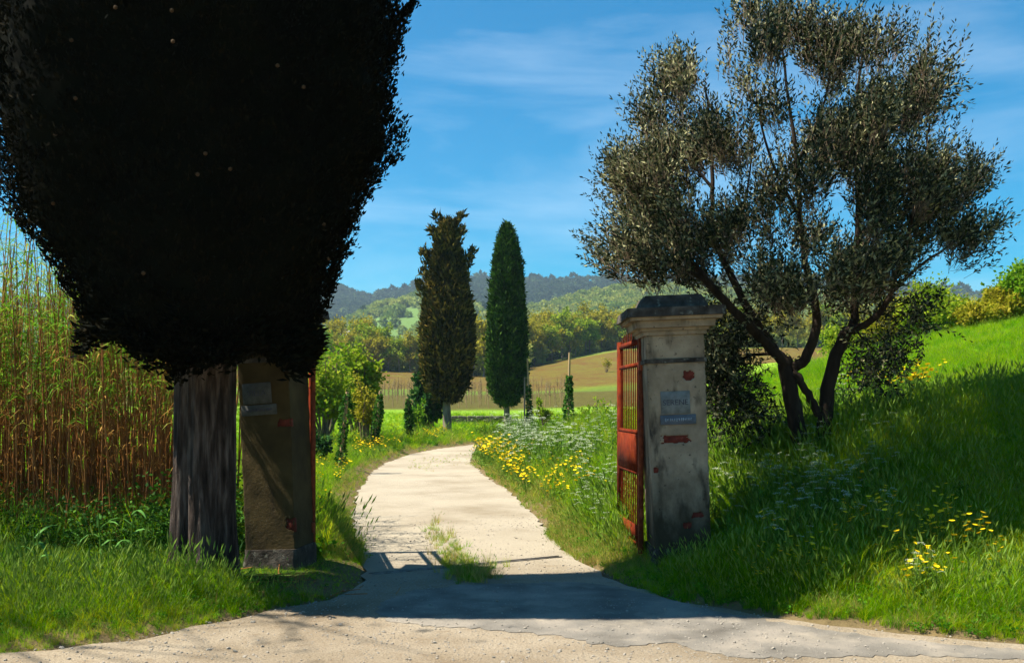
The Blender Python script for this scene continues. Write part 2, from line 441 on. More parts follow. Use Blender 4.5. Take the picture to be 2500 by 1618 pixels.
def ground_material():
    m, nt, out = new_mat('ground_cover')
    p = nt.nodes.new('ShaderNodeBsdfPrincipled'); p.inputs['Roughness'].default_value = 0.98
    p.inputs['Specular IOR Level'].default_value = 0.08
    at = nt.nodes.new('ShaderNodeAttribute'); at.attribute_name = 'cover'
    a = noise_node(nt, 1.7, 8, 0.7)
    r = ramp_node(nt, [(0.3, (0.55, 0.55, 0.5)), (0.55, (1, 1, 1)), (0.75, (1.35, 1.25, 1.1))])
    nt.links.new(a.outputs['Fac'], r.inputs['Fac'])
    col = mix_col(nt, at.outputs['Color'], r.outputs['Color'], 0.8, 'MULTIPLY')
    nt.links.new(col, p.inputs['Base Color'])
    bz = noise_node(nt, 6, 8, 0.75)
    bump(nt, bz.outputs['Fac'], 0.8, 0.08, p.inputs['Normal'])
    nt.links.new(p.outputs['BSDF'], out.inputs['Surface'])
    return m
M['ground'] = ground_material()

# ------------------------------------------------------------------ the lie of the land
LEFT_EDGE = [(-60, 2.2), (-20, 4.6), (-9, 5.7), (-5.5, 6.25), (-3.43, 6.68), (-2.73, 7.06), (-2.1, 7.9), (-1.62, 8.5), (-1.42, 9.2),
             (-1.50, 10.2), (-1.85, 11.7), (-2.45, 15), (-2.98, 19), (-3.45, 24), (-3.6, 28), (-3.42, 33), (-2.75, 37.0), (-1.3, 41.5), (1.2, 46.0), (6.0, 50.5), (14, 54)]
RIGHT_EDGE = [(15, 51.6), (7.0, 48), (2.8, 44), (0.2, 40), (-1.05, 36.2), (-1.32, 33), (-1.20, 28), (-0.62, 23), (-0.05, 19), (0.32, 15), (0.56, 11.7), (0.80, 10.2), (1.0, 9.4),
              (1.46, 8.44), (2.39, 7.5), (3.57, 6.94), (5.5, 6.3), (9, 5.6), (20, 4.4), (60, 2.0)]
ROAD = np.array(LEFT_EDGE + RIGHT_EDGE + [(60, -4), (-60, -4)], float)

def poly_sd(x, y, poly):
    """signed distance to a polygon, positive outside"""
    x = np.asarray(x, float); y = np.asarray(y, float)
    d = np.full(x.shape, 1e9); inside = np.zeros(x.shape, bool)
    n = len(poly)
    for i in range(n):
        ax, ay = poly[i]; bx, by = poly[(i + 1) % n]
        ex, ey = bx - ax, by - ay
        t = np.clip(((x - ax) * ex + (y - ay) * ey) / (ex * ex + ey * ey), 0, 1)
        d = np.minimum(d, (x - ax - t * ex) ** 2 + (y - ay - t * ey) ** 2)
        c = ((ay > y) != (by > y)) & (x < (bx - ax) * (y - ay) / (by - ay + 1e-12) + ax)
        inside ^= c
    d = np.sqrt(d)
    return np.where(inside, -d, d)

LE = np.array([p for p in LEFT_EDGE if p[1] > 6 and p[0] > -6]); RE = np.array(RIGHT_EDGE[::-1])
def road_centre(y):
    l = np.interp(y, [p[1] for p in LE], [p[0] for p in LE])
    r = np.interp(y, [p[1] for p in RE if p[0] < 16], [p[0] for p in RE if p[0] < 16]) if False else None
    return np.interp(y, [0, 9, 12, 15, 19, 24, 28, 33, 37, 41, 46, 50, 60], [-0.3, -0.3, -0.65, -1.05, -1.5, -2.1, -2.4, -2.35, -1.9, -0.7, 1.8, 6.0, 20])

def height(x, y):
    x = np.asarray(x, float); y = np.asarray(y, float)
    sd = poly_sd(x, y, ROAD)
    d = np.maximum(sd, 0)
    right = smooth(-0.6, 0.6, x - road_centre(y)) * smooth(3.0, 5.0, y + 0.12 * x)
    bank = np.interp(d, [0, 0.3, 1, 2, 2.7, 3.8, 5, 8, 14, 22, 40, 80, 200], [0.0, 0.07, 0.28, 0.62, 1.00, 1.46, 1.72, 2.2, 3.6, 5.5, 8.0, 11, 16])
    fy = np.interp(y, [12, 20, 30, 45, 80], [1, 0.85, 0.66, 0.42, 0.3])
    fy = fy + (1 - fy) * smooth(4, 10, d) * (1 - smooth(55, 110, y) * 0.6)
    left = np.interp(d, [0, 0.4, 3, 10, 40], [0.0, 0.09, 0.14, 0.02, -0.3]) * (1 - smooth(40, 60, y))
    side = bank * fy * right + left * (1 - right)
    base = np.interp(y, [46, 60, 80, 120, 180, 220, 300, 450], [0, 0.7, 1.4, 3.4, 7.0, 10, 13, 12])
    base = base + 4.2 * smooth(-6, 32, x) * smooth(85, 215, y)
    k = 0.5
    h = np.logaddexp(side / k, base / k) * k - k * np.log(2) * np.exp(-np.abs(side - base) / k)
    P = np.stack([x, y, np.zeros_like(x)], -1).reshape(-1, 3)
    h = h + (vnoise(P, 0.9, 3, 2).reshape(x.shape) * 0.06 * smooth(0.2, 2, d)) + vnoise(P, 0.12, 5).reshape(x.shape) * 0.25 * smooth(6, 30, d)
    return np.where(sd < 0, -0.035, h - 0.035 * (1 - smooth(0, 0.12, sd)))

def hz(x, y):
    return float(height(np.array([x]), np.array([y]))[0])

def ray(px, py, Y):
    return np.array([(px - PX0) / FPX * Y, Y, CAM_H - (py - PY0) / FPX * Y])

def hit(px, py, y0=4.5, y1=420.0):
    """first place where the line of sight through a photo pixel meets the land"""
    Y = np.geomspace(y0, y1, 900)
    X = (px - PX0) / FPX * Y
    Z = CAM_H - (py - PY0) / FPX * Y
    g = height(X, Y)
    k = np.nonzero(Z <= g)[0]
    i = k[0] if len(k) else len(Y) - 1
    return np.array([X[i], Y[i], g[i]])

# ground sheet: polar grid round the camera
def build_ground():
    ang = np.concatenate([np.radians(np.arange(-180, -48, 4)), np.radians(np.arange(-48, 48, 0.35)), np.radians(np.arange(48, 180, 4))])
    rr = np.concatenate([[0.0], np.geomspace(1.5, 5, 10)[:-1], np.geomspace(5, 520, 250)])
    A, R = np.meshgrid(ang, rr, indexing='ij')
    X, Y = R * np.sin(A), R * np.cos(A)
    Z = height(X.ravel(), Y.ravel()).reshape(X.shape)
    na, nr = X.shape
    V = np.stack([X, Y, Z], -1).reshape(-1, 3)
    i = np.arange(na)[:, None]; j = np.arange(nr - 1)[None, :]
    i2 = (i + 1) % na
    F = np.stack([i * nr + j, i2 * nr + j, i2 * nr + j + 1, i * nr + j + 1], -1).reshape(-1, 4)[:, ::-1]
    me = mesh_from('ground', [(V, F)], True)
    x, y = V[:, 0], V[:, 1]
    P = np.stack([x, y, 0 * x], -1)
    n1 = vnoise(P, 0.05, 21, 3); n2 = vnoise(P, 0.6, 22, 2)
    sd = poly_sd(x, y, ROAD)
    def L(a, b, t): return a + (b - a) * t[:, None]
    col = np.tile(np.array([0.040, 0.080, 0.006]), (len(x), 1))
    col = L(col, np.array([0.17, 0.125, 0.06]), (1 - smooth(0.15, 0.7, sd + n2 * 0.2)))
    col = L(col, np.array([0.09, 0.27, 0.006]), smooth(3, 7, sd) * smooth(14, 22, y))
    yy = y + n1 * 10
    col = L(col, np.array([0.16, 0.28, 0.02]), smooth(46, 52, y))
    vine = smooth(76, 80, yy) * (1 - smooth(108, 114, yy)) * (1 - smooth(12, 22, x))
    col = L(col, np.array([0.072, 0.050, 0.016]), vine * 0.9)
    stripe = smooth(108, 112, yy) * (1 - smooth(118, 122, yy))
    col = L(col, np.array([0.08, 0.10, 0.02]), stripe * 0.8)
    plough = smooth(118, 123, yy) * (1 - smooth(205, 212, y - 0.2 * x))
    col = L(col, np.array([0.105, 0.046, 0.017]), plough * (0.85 + 0.15 * n2))
    col = L(col, np.array([0.10, 0.115, 0.03]), smooth(207, 215, y - 0.2 * x))
    dry = smooth(0.15, 0.45, n1) * smooth(16, 26, sd) * (1 - smooth(50, 60, y)) * smooth(0, 5, x)
    col = L(col, np.array([0.22, 0.22, 0.05]), dry * 0.7)
    a = me.attributes.new('cover', 'FLOAT_COLOR', 'POINT')
    a.data.foreach_set('color', np.concatenate([col, np.ones((len(x), 1))], 1).astype(np.float32).ravel())
    o = obj('ground', me, M['ground'])
    tag(o, 'grassy ground with fields rising towards the wooded hills', 'ground', kind='structure')
build_ground()

def sheet(name, poly, z, mat, cell, jitter=0.0, thick=0.0, seed=0, label='', cat='', zf=None):
    """flat sheet with an irregular edge, triangulated on a fine outline"""
    pts = []
    n = len(poly)
    rr = random.Random(seed)
    for i in range(n):
        a = Vector(poly[i]); b = Vector(poly[(i + 1) % n])
        L = (b - a).length; k = max(1, int(min(L, 40) / cell)) if L < 45 else 1
        nrm = Vector((-(b - a).y, (b - a).x)).normalized()
        for q in range(k):
            p = a.lerp(b, q / k)
            p = p + nrm * (rr.uniform(-1, 1) * jitter)
            pts.append((p.x, p.y))
    bm = bmesh.new()
    vv = [bm.verts.new((x, y, z)) for x, y in pts]
    f = bm.faces.new(vv)
    f.normal_update()
    if f.normal.z < 0: f.normal_flip()
    if thick:
        r = bmesh.ops.extrude_face_region(bm, geom=[f])
        for v in r['geom']:
            if isinstance(v, bmesh.types.BMVert): v.co.z += 0.0
        for v in vv: pass
        top = [g for g in r['geom'] if isinstance(g, bmesh.types.BMVert)]
        for v in top: v.co.z += thick
    bmesh.ops.triangulate(bm, faces=bm.faces[:])
    bmesh.ops.recalc_face_normals(bm, faces=bm.faces[:])
    me = bpy.data.meshes.new(name); bm.to_mesh(me); bm.free()
    o = obj(name, me, mat)
    tag(o, label, cat, kind='structure')
    return o

sheet('road', [tuple(p) for p in ROAD], 0.0, M['road'], 0.22, 0.05, 0, 1, 'pale gravel lane curving up between two gate pillars', 'road')
def gp(px, py):
    Y = FPX * CAM_H / (py - PY0)
    return ((px - PX0) / FPX * Y, Y)
ASPH = [gp(*q) for q in [(1165, 1296), (1215, 1280), (1290, 1272), (1400, 1268), (1500, 1266), (1570, 1272), (1640, 1288), (1750, 1316), (1900, 1344), (2080, 1368), (2250, 1384), (2420, 1396), (2560, 1402),
                         (2580, 1410), (2420, 1408), (2250, 1404), (2120, 1398), (1990, 1402), (1880, 1404), (1800, 1402), (1740, 1392), (1690, 1378), (1640, 1377), (1600, 1384), (1540, 1378), (1480, 1364), (1400, 1357), (1330, 1350), (1240, 1346), (1170, 1338), (1140, 1318)]]
sheet('asphalt_patch', ASPH, 0.0, M['asphalt'], 0.05, 0.035, 0.005, 4, 'grey worn asphalt patch at the mouth of the lane', 'asphalt')

# ------------------------------------------------------------------ scatter (stuff): instances on points
def scatter(name, pts, rz, tilt, scl, idx, protos, label, cat):
    me = bpy.data.meshes.new(name)
    n = len(pts)
    me.vertices.add(n); me.vertices.foreach_set('co', np.asarray(pts, np.float32).ravel())
    a = me.attributes.new('rot', 'FLOAT_VECTOR', 'POINT')
    a.data.foreach_set('vector', np.stack([tilt[:, 0], tilt[:, 1], rz], -1).astype(np.float32).ravel())
    a = me.attributes.new('scl', 'FLOAT_VECTOR', 'POINT')
    if scl.ndim == 1: scl = np.stack([scl] * 3, -1)
    a.data.foreach_set('vector', scl.astype(np.float32).ravel())
    a = me.attributes.new('pick', 'INT', 'POINT')
    a.data.foreach_set('value', idx.astype(np.int32))
    coll = bpy.data.collections.new(name + '_kinds')
    for p in protos: coll.objects.link(p)
    o = obj(name, me)
    tag(o, label, cat, kind='stuff')
    ng = bpy.data.node_groups.new(name + '_nodes', 'GeometryNodeTree')
    ng.interface.new_socket('Geometry', in_out='INPUT', socket_type='NodeSocketGeometry')
    ng.interface.new_socket('Geometry', in_out='OUTPUT', socket_type='NodeSocketGeometry')
    N = ng.nodes; L = ng.links
    gi = N.new('NodeGroupInput'); go = N.new('NodeGroupOutput')
    ci = N.new('GeometryNodeCollectionInfo'); ci.inputs['Collection'].default_value = coll
    ci.inputs['Separate Children'].default_value = True; ci.inputs['Reset Children'].default_value = True
    ip = N.new('GeometryNodeInstanceOnPoints'); ip.inputs['Pick Instance'].default_value = True
    def na(nm, t):
        q = N.new('GeometryNodeInputNamedAttribute'); q.data_type = t; q.inputs['Name'].default_value = nm
        return q.outputs['Attribute']
    e2r = N.new('FunctionNodeEulerToRotation')
    L.new(na('rot', 'FLOAT_VECTOR'), e2r.inputs[0])
    L.new(gi.outputs[0], ip.inputs['Points']); L.new(ci.outputs[0], ip.inputs['Instance'])
    L.new(na('pick', 'INT'), ip.inputs['Instance Index'])
    L.new(e2r.outputs[0], ip.inputs['Rotation']); L.new(na('scl', 'FLOAT_VECTOR'), ip.inputs['Scale'])
    L.new(ip.outputs[0], go.inputs[0])
    md = o.modifiers.new('scatter', 'NODES'); md.node_group = ng
    return o

def blade_tuft(name, n, h, w, spread, lean, mat, seed, heads=0, seg=3):
    rng = np.random.default_rng(seed)
    parts = []
    a = rng.uniform(0, 2 * np.pi, n); r = spread * np.sqrt(rng.uniform(0, 1, n))
    base = np.stack([r * np.cos(a), r * np.sin(a), -0.03 + 0 * r], -1)
    b = a + rng.normal(0, 0.9, n)
    out = np.stack([np.cos(b), np.sin(b), 0 * b], -1)
    H = h * rng.uniform(0.45, 1.15, n); ln = lean * rng.uniform(0.2, 1.3, n); W = w * rng.uniform(0.6, 1.3, n)
    side = np.stack([-np.sin(b), np.cos(b), 0 * b], -1) if False else norm(np.stack([np.cos(rng.uniform(0, 6.28, n)), np.sin(rng.uniform(0, 6.28, n)), 0 * b], -1))
    ts = np.linspace(0, 1, seg + 1)
    V = []
    for t in ts:
        c = base + out * (ln * H * t ** 2)[:, None] + np.array([0, 0, 1]) * (H * (t - 0.28 * ln * t ** 2.2))[:, None]
        wd = (W * (1 - t) ** 0.7)[:, None] if t < 1 else 0 * W[:, None]
        V.append(c - side * wd / 2); V.append(c + side * wd / 2)
    V = np.stack(V, 1)  # n, 2*(seg+1), 3
    m = 2 * (seg + 1)
    F = []
    for s in range(seg - 1):
        F.append(np.stack([np.arange(n) * m + 2 * s, np.arange(n) * m + 2 * s + 1, np.arange(n) * m + 2 * s + 3, np.arange(n) * m + 2 * s + 2], -1))
    s = seg - 1
    T = np.stack([np.arange(n) * m + 2 * s, np.arange(n) * m + 2 * s + 1, np.arange(n) * m + 2 * s + 3], -1)
    parts.append((V.reshape(-1, 3), np.concatenate(F), 0)); parts.append((V.reshape(-1, 3), T, 0))
    mats = [mat]
    if heads:
        k = rng.choice(n, heads, replace=False)
        tip = V[k, m - 1]
        D = norm(out[k] * 0.5 + np.array([0, 0, 1.0]))
        for q in range(3):
            S = side_of(D, rng)
            parts.append((*leaves(tip - D * 0.02, D, S, np.full(heads, h * 0.22), np.full(heads, h * 0.035)), 1))
        mats.append(M['grass_seed'])
    me = mesh_from(name, parts)
    return obj(name, me, mats, link=False)

def weed_clump(name, n, h, size, mat, seed):
    rng = np.random.default_rng(seed)
    P = np.stack([rng.normal(0, 0.09, n), rng.normal(0, 0.09, n), rng.uniform(0, h, n)], -1)
    D = norm(rand_dirs(n, rng) * np.array([1, 1, 0.5]) + np.array([0, 0, 0.25]))
    V, F = leaves(P, D, side_of(D, rng), size * rng.uniform(0.6, 1.4, n), size * 0.6 * rng.uniform(0.6, 1.3, n))
    return obj(name, mesh_from(name, [(V, F)]), mat, link=False)

KINDS = [blade_tuft('kind_a', 26, 0.34, 0.0075, 0.07, 0.55, M['grass'], 1),
         blade_tuft('kind_b', 26, 0.46, 0.0065, 0.07, 0.75, M['grass'], 2, heads=4),
         blade_tuft('kind_c', 22, 0.26, 0.0085, 0.08, 0.9, M['grass'], 3),
         blade_tuft('kind_d', 24, 0.42, 0.006, 0.06, 0.6, M['dry'], 4, heads=4),
         weed_clump('kind_e', 26, 0.16, 0.075, M['weed'], 5),
         blade_tuft('kind_f', 24, 0.60, 0.0072, 0.09, 1.0, M['grass'], 6),
         blade_tuft('kind_g', 10, 0.62, 0.0055, 0.10, 0.35, M['grass'], 7, heads=9)]

def scatter_points(n, r0, r1, a0, a1, rng, power=1.0):
    """points in a sector about the camera, density falling with distance"""
    u = rng.uniform(0, 1, n)
    r = (r0 ** power + u * (r1 ** power - r0 ** power)) ** (1 / power)
    a = np.radians(rng.uniform(a0, a1, n))
    return r * np.sin(a), r * np.cos(a)

def build_grass():
    rng = np.random.default_rng(5)
    xs, ys, ss = [], [], []
    for (n, r0, r1, pw, s0, s1) in [(82000, 5.5, 15, 1.2, 0.65, 1.2), (52000, 15, 34, 1.0, 0.8, 1.4), (24000, 34, 66, 1.0, 1.1, 1.9)]:
        x, y = scatter_points(n, r0, r1, -38, 38, rng, pw)
        xs.append(x); ys.append(y); ss.append(rng.uniform(s0, s1, n))
    x = np.concatenate(xs); y = np.concatenate(ys); s = np.concatenate(ss)
    sd = poly_sd(x, y, ROAD)
    P = np.stack([x, y, 0 * x], -1)
    nz = vnoise(P, 0.8, 31, 2); nb = vnoise(P, 0.35, 33, 2)
    edge = sd + nz * 0.12
    cx = road_centre(y)
    keep = edge > 0.02
    # bare earth with litter round the trunk and the left pillar
    bare = (np.hypot((x + 2.4) / 0.80, (y - 8.75) / 0.36) < 1.0) & (rng.uniform(0, 1, len(x)) < 0.9)
    keep &= ~bare
    # the reed bed floor is mostly shaded litter
    reed = (x < -2.9) & (y > 10.3) & (y < 15) & (x > -14)
    keep &= ~(reed & (rng.uniform(0, 1, len(x)) < 0.7))
    keep &= ~((y > 46) & (x < -0.5) & (sd < 0.2))
    x, y, s, sd, nz, nb = x[keep], y[keep], s[keep], sd[keep], nz[keep], nb[keep]
    n = len(x)
    u = rng.uniform(0, 1, n)
    idx = np.where(u < 0.34, 0, np.where(u < 0.60, 1, np.where(u < 0.74, 2, np.where(u < 0.85, 3, np.where(u < 0.94, 4, 5)))))
    dryz = (sd < 0.45) & (y > 9.6)
    idx = np.where(dryz & (rng.uniform(0, 1, n) < 0.55), 3, idx)
    idx = np.where((sd < 0.35) & (idx == 5), 2, idx)
    # height: low at the lane's edge, lush on the bank and the near verge
    lush = 0.45 + 0.55 * smooth(0.05, 0.6, sd)
    lush = lush * (0.82 + 0.55 * nb)
    lush = np.where((x < -1.3) & (y < 10.3), lush * 0.74 * (1.0 - 0.72 * smooth(8.0, 8.9, y - 0.35 * smooth(-2.2, -1.7, x))), lush)
    nearp = np.minimum(np.hypot(x - 1.67, y - 9.7), np.hypot(x + 2.42, y - 9.5))
    lush = lush * (0.45 + 0.55 * smooth(0.35, 0.95, nearp))
    verge = (x < -1.3) & (y < 10.3) & (rng.uniform(0, 1, n) < 0.3)
    idx = np.where(verge, np.where(rng.uniform(0, 1, n) < 0.5, 1, 6), idx)
    tallr = (x > 1.0) & (y < 16) & (sd > 0.25) & (rng.uniform(0, 1, n) < 0.22)
    idx = np.where(tallr, np.where(rng.uniform(0, 1, n) < 0.5, 5, 6), idx)
    lush = np.where((x > 1.0) & (sd > 0.5) & (y < 16), lush * (0.9 - 0.3 * smooth(2.5, 4, sd)), lush)
    meadow = (sd > 5) & (y > 15)
    lush = np.where(meadow, 0.55 + 0.15 * nb, lush)
    idx = np.where(meadow & (idx >= 3), 0, idx)
    # flat lane side strip on the left beyond the gate is short
    lush = np.where((x < cx[keep]) & (y > 12) & (sd < 1.5), lush * 0.7, lush)
    s = s * lush
    z = height(x, y)
    sc = np.stack([s * (1 + 0.5 * (y > 34)), s * (1 + 0.5 * (y > 34)), s], -1)
    rz = rng.uniform(0, 6.28, n); tilt = rng.normal(0, 0.12, (n, 2))
    scatter('grass', np.stack([x, y, z], -1), rz, tilt, sc, idx, KINDS, 'long green grass covering the verges, bank and meadow', 'grass')
build_grass()

def build_lane_tufts():
    """thin grass along the crown of the lane"""
    rng = np.random.default_rng(8)
    pts = []
    for (px, py, spx, spy, n) in [(1262, 1190, 12, 16, 40), (1285, 1225, 14, 14, 80), (1310, 1245, 22, 9, 110), (1330, 1256, 20, 6, 70), (1250, 1172, 10, 8, 16), (1245, 1050, 22, 5, 60), (1268, 1041, 20, 3, 40), (1225, 1057, 14, 2, 24), (1300, 1034, 14, 1.5, 20)]:
        for k in range(n):
            p = gp(rng.normal(px, spx), rng.normal(py, spy))
            pts.append((p[0], p[1], 0.0))
    pts = np.array(pts); n = len(pts)
    idx = np.where(rng.uniform(0, 1, n) < 0.45, 2, 3)
    idx = np.where(rng.uniform(0, 1, n) < 0.2, 0, idx)
    s = rng.uniform(0.2, 0.5, n) * np.where(pts[:, 1] > 20, 0.55, 1)
    prot = [o.copy() for o in KINDS]
    for k, o in enumerate(prot): o.name = 'tuft_' + 'abcdefg'[k]
    scatter('lane_grass', pts, rng.uniform(0, 6.28, n), rng.normal(0, 0.2, (n, 2)), s, idx, prot, 'sparse dry tufts growing along the crown of the lane', 'grass')
build_lane_tufts()

def stone_proto(name, seed):
    bm = bmesh.new(); bmesh.ops.create_icosphere(bm, subdivisions=1, radius=1.0)
    r = random.Random(seed)
    for v in bm.verts:
        v.co *= r.uniform(0.7, 1.2); v.co.z *= 0.6
    me = bpy.data.meshes.new(name); bm.to_mesh(me); bm.free()
    return obj(name, me, M['stone'], link=False)

def build_gravel():
    rng = np.random.default_rng(9)
    n = 60000
    x, y = scatter_points(n, 4.8, 15, -36, 36, rng, 1.2)
    sd = poly_sd(x, y, ROAD); P = np.stack([x, y, 0 * x], -1)
    a = poly_sd(x, y, np.array(ASPH))
    keep = (sd < 0.05) & (vnoise(P, 1.1, 41, 3) + rng.uniform(-0.5, 0.5, n) > -0.05) & ((a > 0.02) | (rng.uniform(0, 1, n) < 0.6)) & ((y < 9.6) | (rng.uniform(0, 1, n) < 0.55))
    x, y = x[keep], y[keep]; z = np.where(a[keep] < 0, 0.005, 0.0)
    n = len(x)
    s = np.clip(rng.lognormal(-5.3, 0.5, n), 0.002, 0.020)
    scatter('gravel', np.stack([x, y, z + s * 0.2], -1), rng.uniform(0, 6.28, n), rng.normal(0, 0.3, (n, 2)), s, rng.integers(0, 3, n), [stone_proto('stone_a', 1), stone_proto('stone_b', 2), stone_proto('stone_c', 3)], 'loose pale gravel strewn over the foreground road', 'gravel')
build_gravel()

# ------------------------------------------------------------------ hills
AZ = lambda px: (np.asarray(px, float) - PX0) / FPX            # X/Y of a photo column
RIDGE_X = [-1200, 300, 700, 900, 1045, 1100, 1130, 1200, 1230, 1300, 1345, 1400, 1420, 1500, 1550, 1600, 1700, 1900, 2050, 2250, 2500, 3200]
RIDGE_Y = [800, 770, 755, 758, 750, 748, 759, 743, 733, 725, 722, 731, 728, 725, 730, 726, 722, 724, 735, 760, 790, 840]
NEAR_X = [-1200, 500, 900, 1040, 1080, 1110, 1150, 1190, 1240, 1300, 1340, 1400, 1440, 1500, 1560, 1640, 1750, 1900, 2100, 2500, 3200]
NEAR_Y = [850, 840, 830, 815, 803, 788, 770, 763, 752, 770, 785, 788, 782, 765, 748, 738, 745, 755, 770, 800, 850]
def hill_z(t, Y):
    """t = X/Y, Y = depth"""
    px = PX0 + FPX * t
    r_py = np.interp(px, RIDGE_X, RIDGE_Y); n_py = np.interp(px, NEAR_X, NEAR_Y)
    zr = CAM_H + (PY0 - r_py) / FPX * 1500; zn = CAM_H + (PY0 - n_py) / FPX * 850
    z0 = 8 + 0 * px
    out = np.zeros_like(px)
    ys = [300, 430, 850, 1020, 1500, 2300]
    zs = [z0, z0 + 4, zn, zn * 0.96 + 4, zr, zr * 0.6]
    for i in range(5):
        w = (Y >= ys[i]) & (Y <= ys[i + 1])
        u = (Y - ys[i]) / (ys[i + 1] - ys[i]); u = 0.5 * u + 0.5 * u * u * (3 - 2 * u)
        out = np.where(w, zs[i] + (zs[i + 1] - zs[i]) * u, out)
    return out
def hill_xyz(t, Y):
    z = hill_z(t, Y)
    P = np.stack([t * Y, Y, 0 * Y], -1)
    z = z + vnoise(P, 0.006, 51, 3) * 9 * smooth(400, 700, Y)
    return np.stack([t * Y, Y, z], -1)
def field_mask(t, Y):
    P = np.stack([t * Y, Y, 0 * Y], -1)
    px = PX0 + FPX * t
    f = smooth(0.0, 0.12, vnoise(P, 0.011, 57, 2) - 0.10 * (Y < 850) - 0.5 * (Y > 1000) - 0.35 * smooth(1280, 1400, px) - 0.8 * (Y < 480))
    return f
def build_hills():
    t = np.linspace(-1.5, 1.5, 420); Y = np.concatenate([np.linspace(300, 1020, 70), np.linspace(1040, 2300, 60)])
    T, YY = np.meshgrid(t, Y, indexing='ij')
    V = hill_xyz(T.ravel(), YY.ravel())
    na, nr = T.shape
    i = np.arange(na - 1)[:, None]; j = np.arange(nr - 1)[None, :]
    F = np.stack([i * nr + j, (i + 1) * nr + j, (i + 1) * nr + j + 1, i * nr + j + 1], -1).reshape(-1, 4)
    me = mesh_from('hills', [(V, F)], True)
    f = field_mask(T.ravel(), YY.ravel())[:, None]
    col = np.array([0.085, 0.115, 0.035]) * (1 - f) + np.array([0.10, 0.17, 0.04]) * f
    a = me.attributes.new('cover', 'FLOAT_COLOR', 'POINT')
    a.data.foreach_set('color', np.concatenate([col, np.ones((len(col), 1))], 1).astype(np.float32).ravel())
    tag(obj('hills', me, M['ground']), 'wooded hills closing the valley', 'hills', kind='structure')
build_hills()

def crown_blob(name, w, h, n, leaf, mat, seed, conical=False):
    """far-off tree crown of many leaf clumps"""
    rng = np.random.default_rng(seed)
    D = rand_dirs(n, rng)
    r = rng.uniform(0.55, 1.0, n) ** 0.5
    P = D * r[:, None] * (1 + 0.3 * vnoise(D, 2.2, seed))[:, None]
    zz = P[:, 2] * 0.5 + 0.5
    taper = (1.05 - 0.8 * np.clip(zz, 0, 1)) if conical else 1.0
    P = np.stack([P[:, 0] * w / 2 * taper, P[:, 1] * w / 2 * taper, zz * h * 0.85 + h * 0.15], -1)
    dd = norm(D + rand_dirs(n, rng) * 0.8)
    V, F = leaves(P, dd, side_of(dd, rng), leaf * rng.uniform(0.6, 1.4, n), leaf * rng.uniform(0.5, 1.1, n))
    Vt, Ft, Tt = tube([(0, 0, -0.5), (0, 0, h * 0.4)], [w * 0.04, w * 0.03], 5)
    return obj(name, mesh_from(name, [(V, F, 0), (Vt, Ft, 1)]), [mat, M['bark_far']], link=False)

M['hill_dark'] = foliage('pine_wood', (0.020, 0.045, 0.016), (0.045, 0.080, 0.026), None, 0.15, 0.8, 0.2, 0.1, instanced=True)
M['hill_light'] = foliage('budding_wood', (0.15, 0.22, 0.035), (0.26, 0.31, 0.06), (0.33, 0.35, 0.07), 0.35, 0.8, 0.2, 0.1, instanced=True)
def build_hill_woods():
    rng = np.random.default_rng(12)
    protos = [crown_blob('wood_a', 9, 11, 260, 2.3, M['hill_dark'], 1, True), crown_blob('wood_b', 10, 10, 260, 2.5, M['hill_dark'], 2),
              crown_blob('wood_c', 10, 9, 260, 2.5, M['hill_light'], 3), crown_blob('wood_d', 8, 8, 240, 2.1, M['hill_light'], 4)]
    n = 34000
    t = rng.uniform(-0.95, 0.8, n)
    Y = np.sqrt(rng.uniform(430 ** 2, 1640 ** 2, n))
    P = np.stack([t * Y, Y, 0 * Y], -1)
    f = field_mask(t, Y)
    keep = rng.uniform(0, 1, n) > f * 0.8
    t, Y, P = t[keep], Y[keep], P[keep]
    px = PX0 + FPX * t
    dark = vnoise(P, 0.006, 61, 2) - 0.08 + 0.42 * smooth(1040, 1160, Y) - 0.42 * (Y < 900) - 0.25 * smooth(1400, 1500, px) * (Y < 1400)
    u = rng.uniform(-0.25, 0.25, len(t))
    isd = dark + u > 0.05
    idx = np.where(isd, rng.integers(0, 2, len(t)), 2 + rng.integers(0, 2, len(t)))
    V = hill_xyz(t, Y)
    s = rng.uniform(0.6, 1.25, len(t)) * np.where(isd, 1.0, 0.85)
    s = np.where((Y > 1430) & isd & (rng.uniform(0, 1, len(t)) < 0.3), s * rng.uniform(1.2, 1.9, len(t)), s)
    scatter('hill_woodland', V, rng.uniform(0, 6.28, len(t)), np.zeros((len(t), 2)), s, idx, protos, 'far woodland of dark pines and budding trees on the hills', 'woodland')
build_hill_woods()

